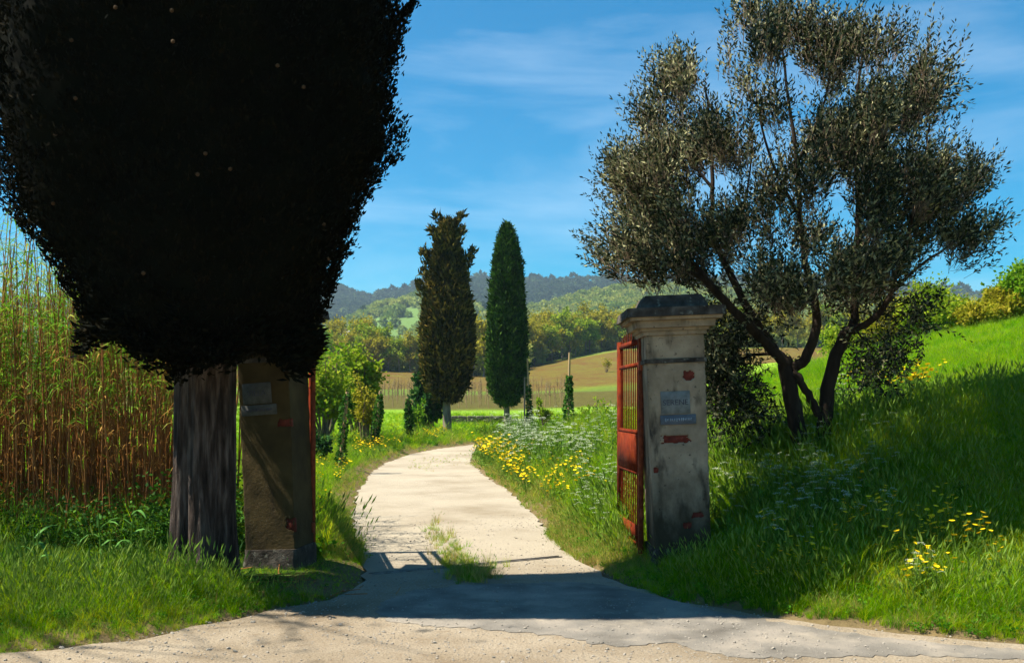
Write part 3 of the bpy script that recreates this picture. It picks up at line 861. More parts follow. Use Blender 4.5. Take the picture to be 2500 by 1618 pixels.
# ------------------------------------------------------------------ trees
def cypress_crown(prof, n, size, lump, seed, yscale=1.0, lumpscale=1.2, per=5, spread=0.4, spikes=(), out_w=0.35, core=0.86, keep=None, left=None):
    rng = np.random.default_rng(seed)
    zs = np.array([p[0] for p in prof]); rs = np.array([p[1] for p in prof])
    zz = np.linspace(zs[0], zs[-1], 400); w = np.interp(zz, zs, rs) + 0.02
    cdf = np.cumsum(w); cdf /= cdf[-1]
    z = np.interp(rng.uniform(0, 1, n), cdf, zz)
    th = rng.uniform(0, 2 * np.pi, n)
    def surf(z, th):
        r = np.interp(z, zs, rs)
        U = np.stack([np.cos(th) * 1.3, np.sin(th) * 1.3, z * 0.55], -1)
        f = 1 + lump * vnoise(U, lumpscale, seed, 2) + lump * 0.45 * vnoise(U * np.array([1, 1, 1.6]), lumpscale * 3.1, seed + 5)
        r = r * f
        if left is not None:
            r = r * (1 + np.interp(z, left[0], left[1]) * np.maximum(0, -np.cos(th)))
        ym = yscale * np.where((np.sin(th) > 0) & (left is not None), 1 + 0.34 * (1 - smooth(3.1, 3.8, z)), 1.0)
        return np.stack([np.cos(th) * r, np.sin(th) * r * ym, z], -1)
    P = surf(z, th)
    dep = rng.uniform(core, 1.0, n) ** 0.7
    P[:, :2] *= dep[:, None]
    outw = np.stack([np.cos(th), np.sin(th) * yscale, 0 * th], -1)
    if len(spikes):
        for (a, zc, L, m) in spikes:        # shoots that stand out from the outline
            r = np.interp(zc, zs, rs)
            b = np.array([math.cos(a) * r * 0.8, math.sin(a) * r * 0.8 * yscale, zc])
            d = norm(np.array([math.cos(a) * 0.8, math.sin(a) * 0.8 * yscale, 1.0]))
            q = rng.uniform(0, 1, m)
            P2 = b + d * (q * L)[:, None] + rng.normal(0, 1, (m, 3)) * (0.16 * L * (1.05 - q))[:, None]
            P = np.concatenate([P, P2]); outw = np.concatenate([outw, np.tile(d * np.array([1, 1, 0]), (m, 1))])
    if keep is not None:
        k = keep(P, rng); P = P[k]; outw = outw[k]
    n2 = len(P)
    big = size(P[:, 2]) if callable(size) else np.full(n2, size)
    D0 = norm(outw * out_w + np.array([0, 0, 1.0]) + rng.normal(0, 0.30, (n2, 3)))
    PP, DD, LL = [], [], []
    for q in range(per):
        PP.append(P + rng.normal(0, 0.28, (n2, 3)) * big[:, None]); DD.append(norm(D0 + rng.normal(0, spread, (n2, 3)))); LL.append(big * rng.uniform(0.6, 1.3, n2))
    PP = np.concatenate(PP); DD = np.concatenate(DD); LL = np.concatenate(LL)
    V, F = leaves(PP, DD, side_of(DD, rng), LL, LL * 0.34)
    # dense inside of the crown
    nz_, na_ = 90, 48
    Z, T = np.meshgrid(np.linspace(zs[0] + 0.02, zs[-1] * 0.985, nz_), np.linspace(0, 2 * np.pi, na_, endpoint=False), indexing='ij')
    H = surf(Z.ravel(), T.ravel()); H[:, :2] *= core
    i = np.arange(nz_ - 1)[:, None]; j = np.arange(na_)[None, :]; j2 = (j + 1) % na_
    HF = np.stack([i * na_ + j, i * na_ + j2, (i + 1) * na_ + j2, (i + 1) * na_ + j], -1).reshape(-1, 4)
    return [(V, F, 0)], (H, HF)

def fluted_trunk(path, radii, lobes, seed, nth=72, nz=70, amp=0.10):
    """gnarled trunk: ridges and hollows running up the stem"""
    path = np.asarray(path, float); zs = path[:, 2]
    z = np.linspace(zs[0], zs[-1], nz); cx = np.interp(z, zs, path[:, 0]); cy = np.interp(z, zs, path[:, 1]); rr = np.interp(z, zs, radii)
    th = np.linspace(0, 2 * np.pi, nth, endpoint=False)
    Z, T = np.meshgrid(z, th, indexing='ij')
    U = np.stack([np.cos(T).ravel() * 2.2, np.sin(T).ravel() * 2.2, Z.ravel() * 0.35], -1)
    U2 = np.stack([np.cos(T).ravel() * 7, np.sin(T).ravel() * 7, Z.ravel() * 0.7], -1)
    f = 1 + amp * np.cos(lobes * T.ravel() + 0.8 * Z.ravel()) + amp * 1.3 * vnoise(U, 1.0, seed, 2) + amp * 0.8 * vnoise(U2, 1.0, seed + 3, 2)
    f = f.reshape(Z.shape)
    X = cx[:, None] + rr[:, None] * f * np.cos(T); Y = cy[:, None] + rr[:, None] * f * np.sin(T)
    V = np.stack([X, Y, Z], -1).reshape(-1, 3)
    i = np.arange(nz - 1)[:, None]; j = np.arange(nth)[None, :]; j2 = (j + 1) % nth
    F = np.stack([i * nth + j, i * nth + j2, (i + 1) * nth + j2, (i + 1) * nth + j], -1).reshape(-1, 4)
    return V, F

# --- the great cypress by the left pillar
TX, TY = -2.755, 8.74
def big_cypress():
    root = thing('cypress_tree', 'huge dark cypress beside the left gate pillar, its crown hanging low', 'tree', (TX, TY, hz(TX, TY) - 0.02))
    V, F = fluted_trunk([(-0.02, 0, -0.15), (0.0, 0, 0.25), (0.0, 0, 1.2), (0.02, 0, 2.2), (0.03, 0, 3.2)], [0.37, 0.245, 0.225, 0.225, 0.22], 5, 3, 160, 150, 0.125)
    obj('trunk', mesh_from('trunk', [(V, F)], True), M['bark_cyp'], root)
    V, F = fluted_trunk([(0.17, 0.10, -0.1), (0.16, 0.10, 0.6), (0.17, 0.10, 1.6), (0.22, 0.10, 3.0)], [0.14, 0.10, 0.09, 0.09], 3, 9, 48, 60, 0.12)
    obj('side_trunk', mesh_from('side_trunk', [(V, F)], True), M['bark_cyp'], root)
    prof = [(2.0, 0.35), (2.1, 0.74), (2.25, 0.98), (2.4, 1.09), (2.7, 1.24), (3.05, 1.40), (3.45, 1.50), (4.2, 1.68), (5.5, 1.78), (7.5, 1.75), (10, 1.5), (13, 1.0), (15.4, 0.35), (16.2, 0.04)]
    prof = [(1.7 + (z - 1.7) * 0.925 if z < 7 else z, q * (0.925 if z < 7 else 0.9)) for (z, q) in prof]
    CX, CY = 0.115, -0.38          # the crown hangs out towards the lane
    sz = lambda z: np.where(z < 6.6, 0.048, 0.13)
    parts, (H, HF) = cypress_crown(prof, 62000, sz, 0.13, 4, yscale=0.62, lumpscale=1.9, spikes=[(0.12, 4.40, 0.85, 420), (0.0, 3.7, 0.35, 120), (0.1, 2.9, 0.35, 120), (0.2, 3.2, 0.3, 100), (3.3, 3.4, 0.4, 140), (3.0, 2.5, 0.4, 140), (3.05, 3.0, 0.5, 60), (0.3, 5.6, 0.4, 50), (-0.4, 6.0, 0.4, 50)], out_w=0.5, core=0.89, left=([1.9, 2.3, 2.6, 2.85, 3.06, 3.4, 3.8, 4.6], [0.0, 0.02, 0.05, 0.06, 0.18, 0.20, 0.20, 0.20]))
    parts.append((H, HF, 0))
    # ragged fringe hanging under the crown
    rng = np.random.default_rng(44)
    n = 2600
    a = rng.uniform(0, 6.28, n); r = np.sqrt(rng.uniform(0.02, 1, n)) * 1.05
    U = np.stack([np.cos(a) * r * 2.2, np.sin(a) * r * 2.2, 0 * r], -1)
    z = 2.16 - 0.42 * vnoise(U, 1.6, 8, 2) - rng.uniform(0, 0.14, n) + 0.10 * r
    P = np.stack([np.cos(a) * r * 0.93, np.sin(a) * r * 0.60, z], -1)
    PP = np.repeat(P, 5, 0) + rng.normal(0, 0.03, (n * 5, 3)); D = norm(np.repeat(np.stack([np.cos(a), np.sin(a), 0.25 + 0 * a], -1), 5, 0) + rng.normal(0, 0.5, (n * 5, 3)))
    L = rng.uniform(0.05, 0.12, n * 5)
    V, F = leaves(PP, D, side_of(D, rng), L, L * 0.34)
    parts.append((V, F, 0))
    parts = [(np.asarray(p[0]) + np.array([CX, CY, 0.0]), p[1], 0) for p in parts]
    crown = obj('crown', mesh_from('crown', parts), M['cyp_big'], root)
    bm = bmesh.new(); bmesh.ops.create_icosphere(bm, subdivisions=1, radius=0.017)
    cm = bpy.data.meshes.new('cone'); bm.to_mesh(cm); bm.free()
    for k in range(30):
        z = rng.uniform(2.6, 6.4); a = rng.uniform(-2.7, -0.4)
        r = np.interp(z, [p[0] for p in prof], [p[1] for p in prof]) * 1.03
        obj('cone', cm, M['cone'], root, (CX + math.cos(a) * r, CY + math.sin(a) * r * 0.62, z))
big_cypress()

# --- the two cypresses down the lane
def far_cypress(px, py_base, Y, prof_px, label, mat, n, size, lump, seed, spikes, trunk_px, bark_r, lean=0.0, py_crown0=945):
    X = (px - PX0) / FPX * Y
    zg = hz(X, Y)
    k = Y / FPX
    zpix = lambda py: CAM_H - (py - PY0) * k
    root = thing('cypress_tree', label, 'tree', (X, Y, zg - 0.05), 0)
    prof = [(zpix(py) - zg + 0.05, w * k * 0.93) for (py, w) in prof_px]
    parts, (H, HF) = cypress_crown(prof, n, size, lump, seed, 1.0, 1.3, 5, 0.42, spikes, 0.45, 0.82)
    parts.append((H, HF, 0))
    zt = zpix(py_crown0) - zg + 0.6
    V, F = fluted_trunk([(lean * 0.3, 0, -0.2), (0, 0, 0.5), (-lean * 0.2, 0, zt)], [bark_r * 1.35, bark_r, bark_r * 0.85], 4, seed, 28, 24, 0.08)
    obj('trunk', mesh_from('trunk', [(V, F)], True), M['bark_far'], root)
    obj('crown', mesh_from('crown', parts), mat, root)
PA = [(938, 10), (930, 20), (918, 30), (902, 37), (872, 43), (840, 46), (807, 46), (775, 43), (742, 38), (710, 32), (687, 27), (661, 21), (640, 15), (625, 9), (614, 4), (606, 1)]
far_cypress(1272, 1005, 46.2, PA, 'ragged brownish cypress at the bend of the lane', M['cyp_far_a'], 6500, 0.30, 0.14, 6,
            [(3.3, 8.0, 1.0, 40), (3.0, 9.3, 0.8, 36), (3.4, 6.4, 1.1, 40), (0.2, 8.0, 1.1, 44), (2.9, 9.9, 0.7, 30), (0.5, 9.2, 0.9, 36), (3.2, 7.2, 0.8, 30), (-0.2, 9.8, 0.8, 34), (-2.0, 8.6, 0.8, 30)], 15, 0.19, 0.25)
PB = [(946, 8), (938, 20), (925, 29), (905, 35), (872, 37), (840, 36), (807, 35), (775, 33), (742, 30), (710, 28), (677, 24), (645, 16), (625, 9), (613, 2)]
far_cypress(1381, 985, 52.0, PB, 'smooth green cypress with a tight spindle crown behind the flowers', M['cyp_far_b'], 6500, 0.23, 0.10, 8, [(2.0, 10.3, 0.5, 20), (3.2, 7.5, 0.5, 24), (0.1, 6.0, 0.5, 24), (3.0, 4.5, 0.5, 24), (-0.3, 8.6, 0.4, 20)], 10, 0.16, 0.2)

# --- deciduous trees and bushes
def leafy(kind_seed, h, w, nlimb, ntwig, nleaf, leaf, trunk_r, stem_h, spread=1.0, multi=False, dome=0.5):
    """branches and leaves of a broadleaf tree or bush, base at the origin"""
    rng = np.random.default_rng(kind_seed)
    tb, tips = [], []
    if not multi:
        top = np.array([rng.normal(0, 0.03) * h, rng.normal(0, 0.03) * h, h * 0.72])
        pts = np.array([[0, 0, -0.1], [0.01 * h, 0, stem_h * 0.6], top * np.array([0.5, 0.5, 0.6]), top])
        tb.append((pts, [trunk_r, trunk_r * 0.8, trunk_r * 0.55, trunk_r * 0.2], 6))
    for k in range(nlimb):
        a = k * 2.4 + rng.uniform(-0.4, 0.4)
        if multi:
            s = np.array([rng.normal(0, 0.05) * w, rng.normal(0, 0.05) * w, -0.05]); e = np.array([math.cos(a), math.sin(a), 0]) * w * 0.42 * rng.uniform(0.3, 1.0); e[2] = h * rng.uniform(0.55, 0.95) * (1.05 - dome * (np.hypot(e[0], e[1]) / (w * 0.5)) ** 2)
        else:
            zs = rng.uniform(stem_h, h * 0.66); s = np.array([0, 0, zs]); u = (zs - stem_h) / max(h * 0.66 - stem_h, 0.01)
            e = np.array([math.cos(a), math.sin(a), 0]) * w * 0.46 * rng.uniform(0.55, 1.0) * (1 - 0.35 * u); e[2] = zs + h * rng.uniform(0.10, 0.34)
        m = (s + e) / 2 + rng.normal(0, 0.04, 3) * w + np.array([0, 0, 0.05 * h])
        tb.append((np.array([s, m, e]), [trunk_r * 0.45, trunk_r * 0.3, trunk_r * 0.1], 5))
        for q in range(ntwig):
            f = rng.uniform(0.3, 1.0)
            b = s * (1 - f) + e * f if f > 0.5 else m
            d = norm(rand_dirs(1, rng)[0] * np.array([1, 1, 0.6]) + np.array([0, 0, 0.35]) + 0.6 * norm(e - s))
            t = b + d * w * rng.uniform(0.10, 0.24) * spread
            tb.append((np.array([b, t]), [trunk_r * 0.12, trunk_r * 0.04], 3))
            tips.append((b, t))
    P, D = [], []
    for (b, t) in tips:
        f = rng.uniform(0.15, 1.1, nleaf)[:, None]
        P.append(b * (1 - f) + t * f + rng.normal(0, 1, (nleaf, 3)) * 0.055 * w)
        D.append(norm(rand_dirs(nleaf, rng) + np.array([0, 0, 0.2])))
    P = np.concatenate(P); D = np.concatenate(D)
    P[:, 2] = np.maximum(P[:, 2], 0.03)
    L = leaf * rng.uniform(0.6, 1.3, len(P))
    V, F = leaves(P, D, side_of(D, rng), L, L * 0.62)
    return tubes_parts(tb), [(V, F, 0)]

def tree_proto(name, part_names, label, cat, mats, **kw):
    wood, leaf = leafy(**kw)
    root = thing(name, label, cat)
    obj(part_names[0], mesh_from(part_names[0], wood, True), mats[0], root)
    obj(part_names[1], mesh_from(part_names[1], leaf), mats[1], root)
    return root

def wood_edge():
    protos = []
    specs = [('spring_y', 101, 9.0, 6.2), ('spring', 102, 8.4, 6.0), ('spring_y', 103, 9.6, 5.6), ('spring_g', 104, 7.6, 6.0), ('spring', 105, 9.0, 5.2)]
    for (m, sd, h, w) in specs:
        protos.append(tree_proto('woodland_tree', ('trunk', 'crown'), '', 'tree', (M['bark_far'], M[m]), kind_seed=sd, h=h, w=w, nlimb=13, ntwig=8, nleaf=20, leaf=0.5, trunk_r=0.15, stem_h=1.3, spread=1.15))
    names = {0: 'tall yellow-green tree in the wood edge beyond the ploughed field', 1: 'light green broad tree in the wood edge beyond the ploughed field',
             2: 'slim yellowish tree with bare lower trunk at the far wood edge', 3: 'low fresh green tree at the foot of the far wood edge', 4: 'narrow light green tree in the far wood edge'}
    used = set()
    r = random.Random(3)
    spots = []
    def base(px): return np.interp(px, [400, 1000, 1240, 1330, 1440, 1560, 1700, 2000, 2300], [872, 878, 884, 894, 868, 843, 820, 790, 790])
    px = 560
    while px < 2080:
        spots.append((px + r.uniform(-5, 5), 0)); px += r.uniform(12, 20) * (1.0 if 990 < px < 1640 else 2.2)
    px = 600
    while px < 1980:
        spots.append((px + r.uniform(-6, 6), 1)); px += r.uniform(14, 24) * (1.0 if 990 < px < 1640 else 2.5)
    for (px, row) in spots:
        p = hit(px, float(base(px)), 110)
        Y = min(max(p[1], 165), 232) + row * r.uniform(8, 16)
        X = (px - PX0) / FPX * Y
        right = px > 1330
        k = r.choices(range(5), weights=[3, 1.5, 3, 0.8, 1.5] if right else [1.6, 3, 1.4, 1.6, 2])[0]
        s = r.uniform(0.8, 1.12) * (1.08 if right else 1.0) * (1.12 if row else 1)
        if not right and px > 1130: s *= 0.82
        loc = (X, Y, hz(X, Y) - 0.1)
        if k not in used:
            used.add(k); t = protos[k]; t.location = loc; t.rotation_euler = (0, 0, r.uniform(0, 6.28)); t.scale = (s, s, s)
        else:
            t = copy_thing(protos[k], loc, r.uniform(0, 6.28), s)
        t['label'] = names[k]; t['group'] = 'trees along the far wood edge: ' + names[k].split(' in ')[0].split(' at ')[0]
    for k in range(5):
        if k not in used:
            for c in list(protos[k].children): bpy.data.objects.remove(c)
            bpy.data.objects.remove(protos[k])
wood_edge()
def wood_understory():
    rng = np.random.default_rng(17)
    n = 520
    px = rng.uniform(560, 2060, n)
    b = np.interp(px, [400, 1000, 1240, 1330, 1440, 1560, 1700, 2000, 2300], [872, 878, 884, 894, 868, 843, 820, 790, 790])
    row = rng.uniform(0, 26, n)
    pts = []
    for a, c, q in zip(px, b, row):
        p = hit(a, c, 110); Y = min(max(p[1], 165), 232) + 2 + q; X = (a - PX0) / FPX * Y
        pts.append((X, Y, hz(X, Y) - 0.3))
    prot = [crown_blob('under_x', 4.2, 3.6, 300, 0.8, M['hill_light'], 31), crown_blob('under_y', 4.6, 5.4, 340, 0.8, M['hill_light'], 32), crown_blob('under_z', 3.6, 3.0, 260, 0.7, M['hill_dark'], 33)]
    scatter('wood_understory', np.array(pts), rng.uniform(0, 6.28, n), np.zeros((n, 2)), rng.uniform(0.6, 1.2, n), rng.choice([0, 0, 1, 1, 2], n), prot, 'light green undergrowth filling the far wood edge', 'undergrowth')
wood_understory()

def bush_at(name, label, px, py_base, w_px, h_px, mat, seed, Y=None, nlimb=10, ntwig=7, nleaf=16, leaf=0.10, multi=True, dome=0.5, wood='twig', stem=0.3, spread=1.0, cat='bush', group=None, twr=None):
    if Y is None:
        p = hit(px, py_base); Y = p[1]
    X = (px - PX0) / FPX * Y
    k = Y / FPX
    h, w = h_px * k, w_px * k
    root = thing(name, label, cat, (X, Y, hz(X, Y) - 0.02), 0, group)
    wd, lf = leafy(seed, h, w, nlimb, ntwig, nleaf, leaf, twr or 0.03 * h, stem * h, spread, multi, dome)
    obj('branches' if multi else 'trunk', mesh_from('b', wd, True), M[wood], root)
    obj('foliage' if multi else 'crown', mesh_from('f', lf), M[mat], root)
    return root
# left of the lane, beyond the gate
bush_at('willow_bush', 'tall airy light green bush behind the first ivy post', 1112, 1018, 100, 205, 'spring', 201, 37.5, 16, 9, 34, 0.19)
bush_at('leafy_bush', 'round yellow-green bush behind the left gate leaf', 1048, 1035, 130, 190, 'spring', 202, 33.0, 16, 9, 34, 0.16, dome=0.4)
bush_at('bare_tree', 'grey twiggy half-bare tree above the yellow-green bush', 1060, 1010, 120, 205, 'spring_g', 203, 40.0, 12, 9, 10, 0.16, multi=False, stem=0.35, cat='tree')
bush_at('dark_shrub', 'small dark evergreen shrub at the foot of the left gate leaf', 1040, 1056, 48, 66, 'juniper', 204, 25.5, 10, 7, 22, 0.10)
bush_at('leafy_bush', 'tangled olive-green bush between the two near ivy posts', 1125, 1030, 70, 140, 'spring_y', 205, 35.0, 12, 8, 22, 0.13)
bush_at('leafy_bush', 'pale bush behind the far end of the reeds', 960, 1030, 150, 150, 'spring_g', 206, 34.0, 14, 8, 24, 0.2)
bush_at('juniper_bush', 'dense dark green juniper bush at the foot of the brownish cypress', 1238, 1004, 66, 135, 'juniper', 207, 47.6, 18, 9, 40, 0.26, dome=0.75, spread=1.2)
bush_at('leafy_bush', 'thin light bush beside the juniper', 1218, 1006, 34, 80, 'spring_g', 208, 44.5, 9, 7, 16, 0.14)
# right of the lane
bush_at('leafy_bush', 'rounded yellow-green shrub below the ploughed slope', 1534, 968, 88, 78, 'spring', 211, 46.0, 12, 8, 20, 0.16, dome=0.7)
bush_at('sapling', 'thin young sapling in front of the vineyard', 1446, 972, 40, 74, 'spring', 212, 44.0, 9, 6, 14, 0.14, multi=False, stem=0.25, cat='tree')
bush_at('leafy_bush', 'low green bush on the meadow rim beside the gate', 1505, 965, 40, 40, 'spring', 213, 48.0, 8, 7, 14, 0.14, dome=0.7)
bush_at('bare_shrub', 'bare grey shrub on the ploughed slope', 1562, 862, 22, 30, 'spring_y', 214, 150.0, 9, 6, 4, 0.25)
for (px, py, w, h, m, sd, Y, lab) in [(2150, 772, 150, 86, 'spring', 221, 34, 'bright green bush on the hilltop right of the olive tree'),
                                  (2225, 778, 130, 74, 'spring_y', 222, 36, 'yellowish bush on the hill slope above the meadow'),
                                  (2295, 770, 150, 92, 'spring', 223, 38, 'tall green bush crowning the hill at the right'),
                                  (2335, 812, 130, 100, 'spring_g', 224, 30, 'dense green bush on the slope below the hill crown'),
                                  (2085, 790, 130, 76, 'spring_y', 225, 35, 'green bush half hidden behind the olive branches'),
                                  (2010, 800, 120, 70, 'spring', 226, 38, 'low bush behind the right olive trunk'),
                                  (2430, 775, 170, 130, 'spring', 227, 36, 'big bush at the end of the hilltop'),
                                  (2480, 840, 140, 100, 'spring_y', 228, 28, 'yellow-green bush at the end of the slope'),
                                  (2235, 800, 80, 34, 'spring_y', 229, 31, 'low dry bush at the top edge of the meadow'),
                                  (2190, 742, 90, 62, 'spring_g', 241, 42, 'dark green round bush between the hilltop bushes'),
                                  (2260, 745, 80, 60, 'spring', 242, 44, 'small leafy bush on the crest of the hill'),
                                  (2115, 752, 90, 62, 'spring_g', 243, 42, 'leafy bush just right of the olive crown'),
                                  (2290, 800, 90, 60, 'spring_y', 244, 30, 'straw-coloured bush on the slope under the tall green bush'),
                                  (2190, 795, 90, 50, 'spring', 245, 32, 'spreading low bush where the meadow meets the slope')]:
    bush_at('hill_bush', lab, px, py, w, h, m, sd, Y, 17, 9, 60, 0.12, dome=0.5, spread=1.2)
bush_at('hill_tree', 'dark bristly little tree on the hill crest', 2292, 712, 44, 46, 'juniper', 231, 52.0, 9, 7, 18, 0.16)

wd_, lf_ = leafy(261, 11.0, 7.0, 16, 9, 3, 0.12, 0.16, 3.0, 1.5)
bt_ = thing('bare_tree', 'tall bare-branched tree standing on the near verge beyond the reeds', 'tree', (-9.6, 7.9, hz(-9.6, 7.9) - 0.05))
obj('trunk', mesh_from('trunk', wd_, True), M['bark_far'], bt_)
obj('crown', mesh_from('crown', lf_), M['spring_g'], bt_)

# ------------------------------------------------------------------ olive tree
OY = 11.0
def olive():
    base = ray(1935, 1025, OY)
    zg = hz(base[0], OY)
    root = thing('olive_tree', 'grey-green olive tree with forked trunks behind the right gate pillar', 'tree', (base[0], OY, zg - 0.02))
    O = np.array(root.location)
    def pt(px, py, dy=0.0):
        return ray(px, py, OY + dy) - O
    def limb(pp, r0, r1, n=8):
        P = np.array([pt(*q) for q in pp])
        # smooth the path
        for _ in range(2):
            Q = [P[0]]
            for a, b in zip(P[:-1], P[1:]): Q += [a * 0.75 + b * 0.25, a * 0.25 + b * 0.75]
            Q.append(P[-1]); P = np.array(Q)
        P[1:-1] += np.random.default_rng(int(r0 * 1e4)).normal(0, 0.006, (len(P) - 2, 3))
        return (P, np.linspace(r0, r1, len(P)) * 0.76, n)
    px_r = OY / FPX
    lt = [limb([(1926, 1050), (1916, 1005), (1902, 951), (1892, 892), (1887, 862)], 0.135, 0.105, 12)]
    rt = [limb([(1952, 1050), (1955, 1022), (1962, 956), (1969, 892), (1981, 848), (1998, 812)], 0.125, 0.085, 12),
          limb([(1948, 960, 0.0), (1932, 925, -0.05), (1915, 898, -0.08), (1903, 880, -0.05)], 0.06, 0.05, 8)]
    br = [limb([(1887, 866), (1848, 828, -0.1), (1799, 774, -0.3), (1740, 715, -0.5), (1702, 660, -0.6), (1686, 570, -0.7), (1672, 480, -0.7)], 0.085, 0.018),
          limb([(1884, 862), (1858, 826, 0.1), (1823, 775, 0.15), (1776, 682, 0.3), (1754, 628, 0.4), (1757, 550, 0.4), (1752, 440, 0.5), (1742, 360, 0.5)], 0.08, 0.012),
          limb([(1890, 872), (1918, 872, -0.05), (1934, 838, -0.1), (1948, 793, -0.1), (1938, 740, -0.1), (1922, 680, -0.2), (1914, 600, -0.2), (1911, 500, -0.2), (1895, 400, -0.2), (1880, 280, -0.1)], 0.095, 0.012),
          limb([(1996, 816), (2014, 795, 0.1), (2017, 729, 0.2), (2020, 640, 0.2), (2022, 560, 0.2), (2015, 470, 0.3), (2020, 360, 0.3), (2030, 300, 0.3)], 0.08, 0.012),
          limb([(1996, 814), (2028, 800, -0.2), (2065, 774, -0.35), (2085, 729, -0.5), (2110, 640, -0.6), (2135, 540, -0.7), (2150, 430, -0.7)], 0.065, 0.012),
          limb([(2085, 735, -0.5), (2130, 690, -0.4), (2190, 650, -0.2), (2240, 620, -0.1)], 0.03, 0.008),
          limb([(1740, 715, -0.5), (1680, 680, -0.8), (1610, 650, -1.0), (1570, 630, -1.1)], 0.03, 0.006),
          limb([(1757, 550, 0.4), (1700, 480, 0.5), (1660, 420, 0.5)], 0.03, 0.006), limb([(1911, 500, -0.2), (1960, 400, -0.4), (1975, 300, -0.5)], 0.03, 0.006),
          limb([(1914, 600, -0.2), (1850, 480, -0.5), (1830, 340, -0.6)], 0.03, 0.006), limb([(2022, 560, 0.2), (2080, 460, 0.6), (2100, 350, 0.7)], 0.03, 0.006),
          limb([(2018, 690, 0.2), (2060, 600, 0.8), (2110, 520, 1.0)], 0.03, 0.006), limb([(1776, 682, 0.3), (1820, 560, 0.9), (1830, 440, 1.1)], 0.03, 0.006),
          limb([(1880, 850, 0), (1820, 850, 0.3), (1780, 880, 0.5), (1760, 930, 0.6)], 0.03, 0.008), limb([(2010, 800, 0.1), (2040, 830, 0.2), (2060, 860, 0.3)], 0.02, 0.006)]
    obj('trunk', mesh_from('trunk', tubes_parts(lt), True), M['bark_olive'], root)
    obj('trunk', mesh_from('trunk', tubes_parts(rt), True), M['bark_olive'], root)
    rng = np.random.default_rng(71)
    # crown: clusters of shoots, given by photo outline and spread in depth
    CL = []   # px, py, radius px, n twigs, up, gap depth
    poly = np.array([(1545, 640), (1560, 560), (1600, 470), (1640, 380), (1690, 330), (1755, 290), (1800, 235), (1860, 222), (1915, 235), (1965, 285), (2020, 275), (2070, 280), (2120, 310), (2160, 340), (2170, 430), (2220, 470), (2245, 560), (2255, 650), (2200, 700), (2150, 735), (2095, 745),
                     (2050, 745), (1990, 770), (1900, 790), (1840, 770), (1760, 755), (1700, 745), (1640, 735), (1580, 710), (1550, 680)], float)
    pc = []
    while len(pc) < 1700:
        q = np.array([rng.uniform(1545, 2255), rng.uniform(225, 800)])
        sdv = poly_sd(q[:1], q[1:], poly)[0]
        if sdv > -6: continue
        # thinner low in the middle where sky shows between the limbs
        hole = math.exp(-(((q[0] - 1985) / 60) ** 2 + ((q[1] - 650) / 75) ** 2)) + 0.7 * math.exp(-(((q[0] - 1820) / 50) ** 2 + ((q[1] - 640) / 80) ** 2)) + 0.6 * math.exp(-(((q[0] - 2080) / 25) ** 2 + ((q[1] - 620) / 50) ** 2))
        if rng.uniform() < hole * 0.85: continue
        # clumpy
        if vnoise(np.array([[q[0], q[1], 0]]), 1 / 60.0, 77)[0] + rng.uniform(-0.22, 0.22) < -0.12 + 0.08 * (sdv > -40): continue
        pc.append((q[0], q[1], sdv))
    twP, twD, twL = [], [], []
    cc = pt(1900, 660, 0)
    pc = [p_ for k_, p_ in enumerate(pc) if k_ % 5 == 0]
    for (x, y, sdv) in pc:
        dmax = 1.5 * math.sqrt(max(0.05, 1 - ((x - 1900) / 380) ** 2 * 0.8))
        c = pt(x, y, rng.uniform(-dmax, dmax))
        out = norm(c - cc)
        rad = rng.uniform(0.10, 0.22)
        for k in range(int(rng.integers(16, 30))):
            o_ = rand_dirs(1, rng)[0] * rng.uniform(0.2, 1.0) ** 0.6
            twP.append(c + o_ * rad * np.array([1, 1, 0.8]))
            twD.append(norm(o_ * 0.5 + out * 0.45 + np.array([0, 0, 0.85]) + rng.normal(0, 0.20, 3))); twL.append(rng.uniform(0.22, 0.52))
    # upright shoots breaking the outline
    for (x, y, L) in [(1815, 268, 0.5), (1842, 262, 0.45), (1865, 262, 0.5), (1908, 280, 0.5), (1925, 300, 0.4), (1978, 300, 0.4), (2012, 318, 0.42), (2052, 315, 0.42), (2075, 320, 0.38), (2110, 330, 0.4), (2143, 330, 0.45), (1776, 330, 0.42), (1795, 330, 0.4), (1700, 390, 0.4), (1740, 370, 0.35), (1655, 425, 0.45), (1640, 470, 0.45), (1670, 440, 0.4), (1625, 520, 0.4), (2150, 450, 0.35), (2190, 500, 0.4), (1948, 330, 0.4), (1885, 260, 0.4)]:
        for k in range(6):
            twP.append(pt(x + rng.normal(0, 9), y + rng.normal(6, 12), rng.uniform(-0.5, 0.5))); twD.append(norm(np.array([rng.normal(0, 0.12) + (x - 1900) / 1500, rng.normal(0, 0.2), 1]))); twL.append(L * rng.uniform(0.9, 1.5))
    for (x, y, s) in [(1590, 620, -1), (1580, 560, -1), (1570, 650, -1), (1565, 690, -1), (2230, 600, 1), (2235, 640, 1), (2225, 560, 1), (2210, 520, 1), (2165, 400, 1), (2160, 370, 1), (2215, 700, 1), (2200, 660, 1), (1600, 540, -1)]:
        for k in range(4):
            twP.append(pt(x + rng.normal(0, 8), y + rng.normal(0, 10), rng.uniform(-0.6, 0.6))); twD.append(norm(np.array([s * 1.0, rng.normal(0, 0.3), rng.uniform(0.0, 0.6)]))); twL.append(rng.uniform(0.28, 0.42))
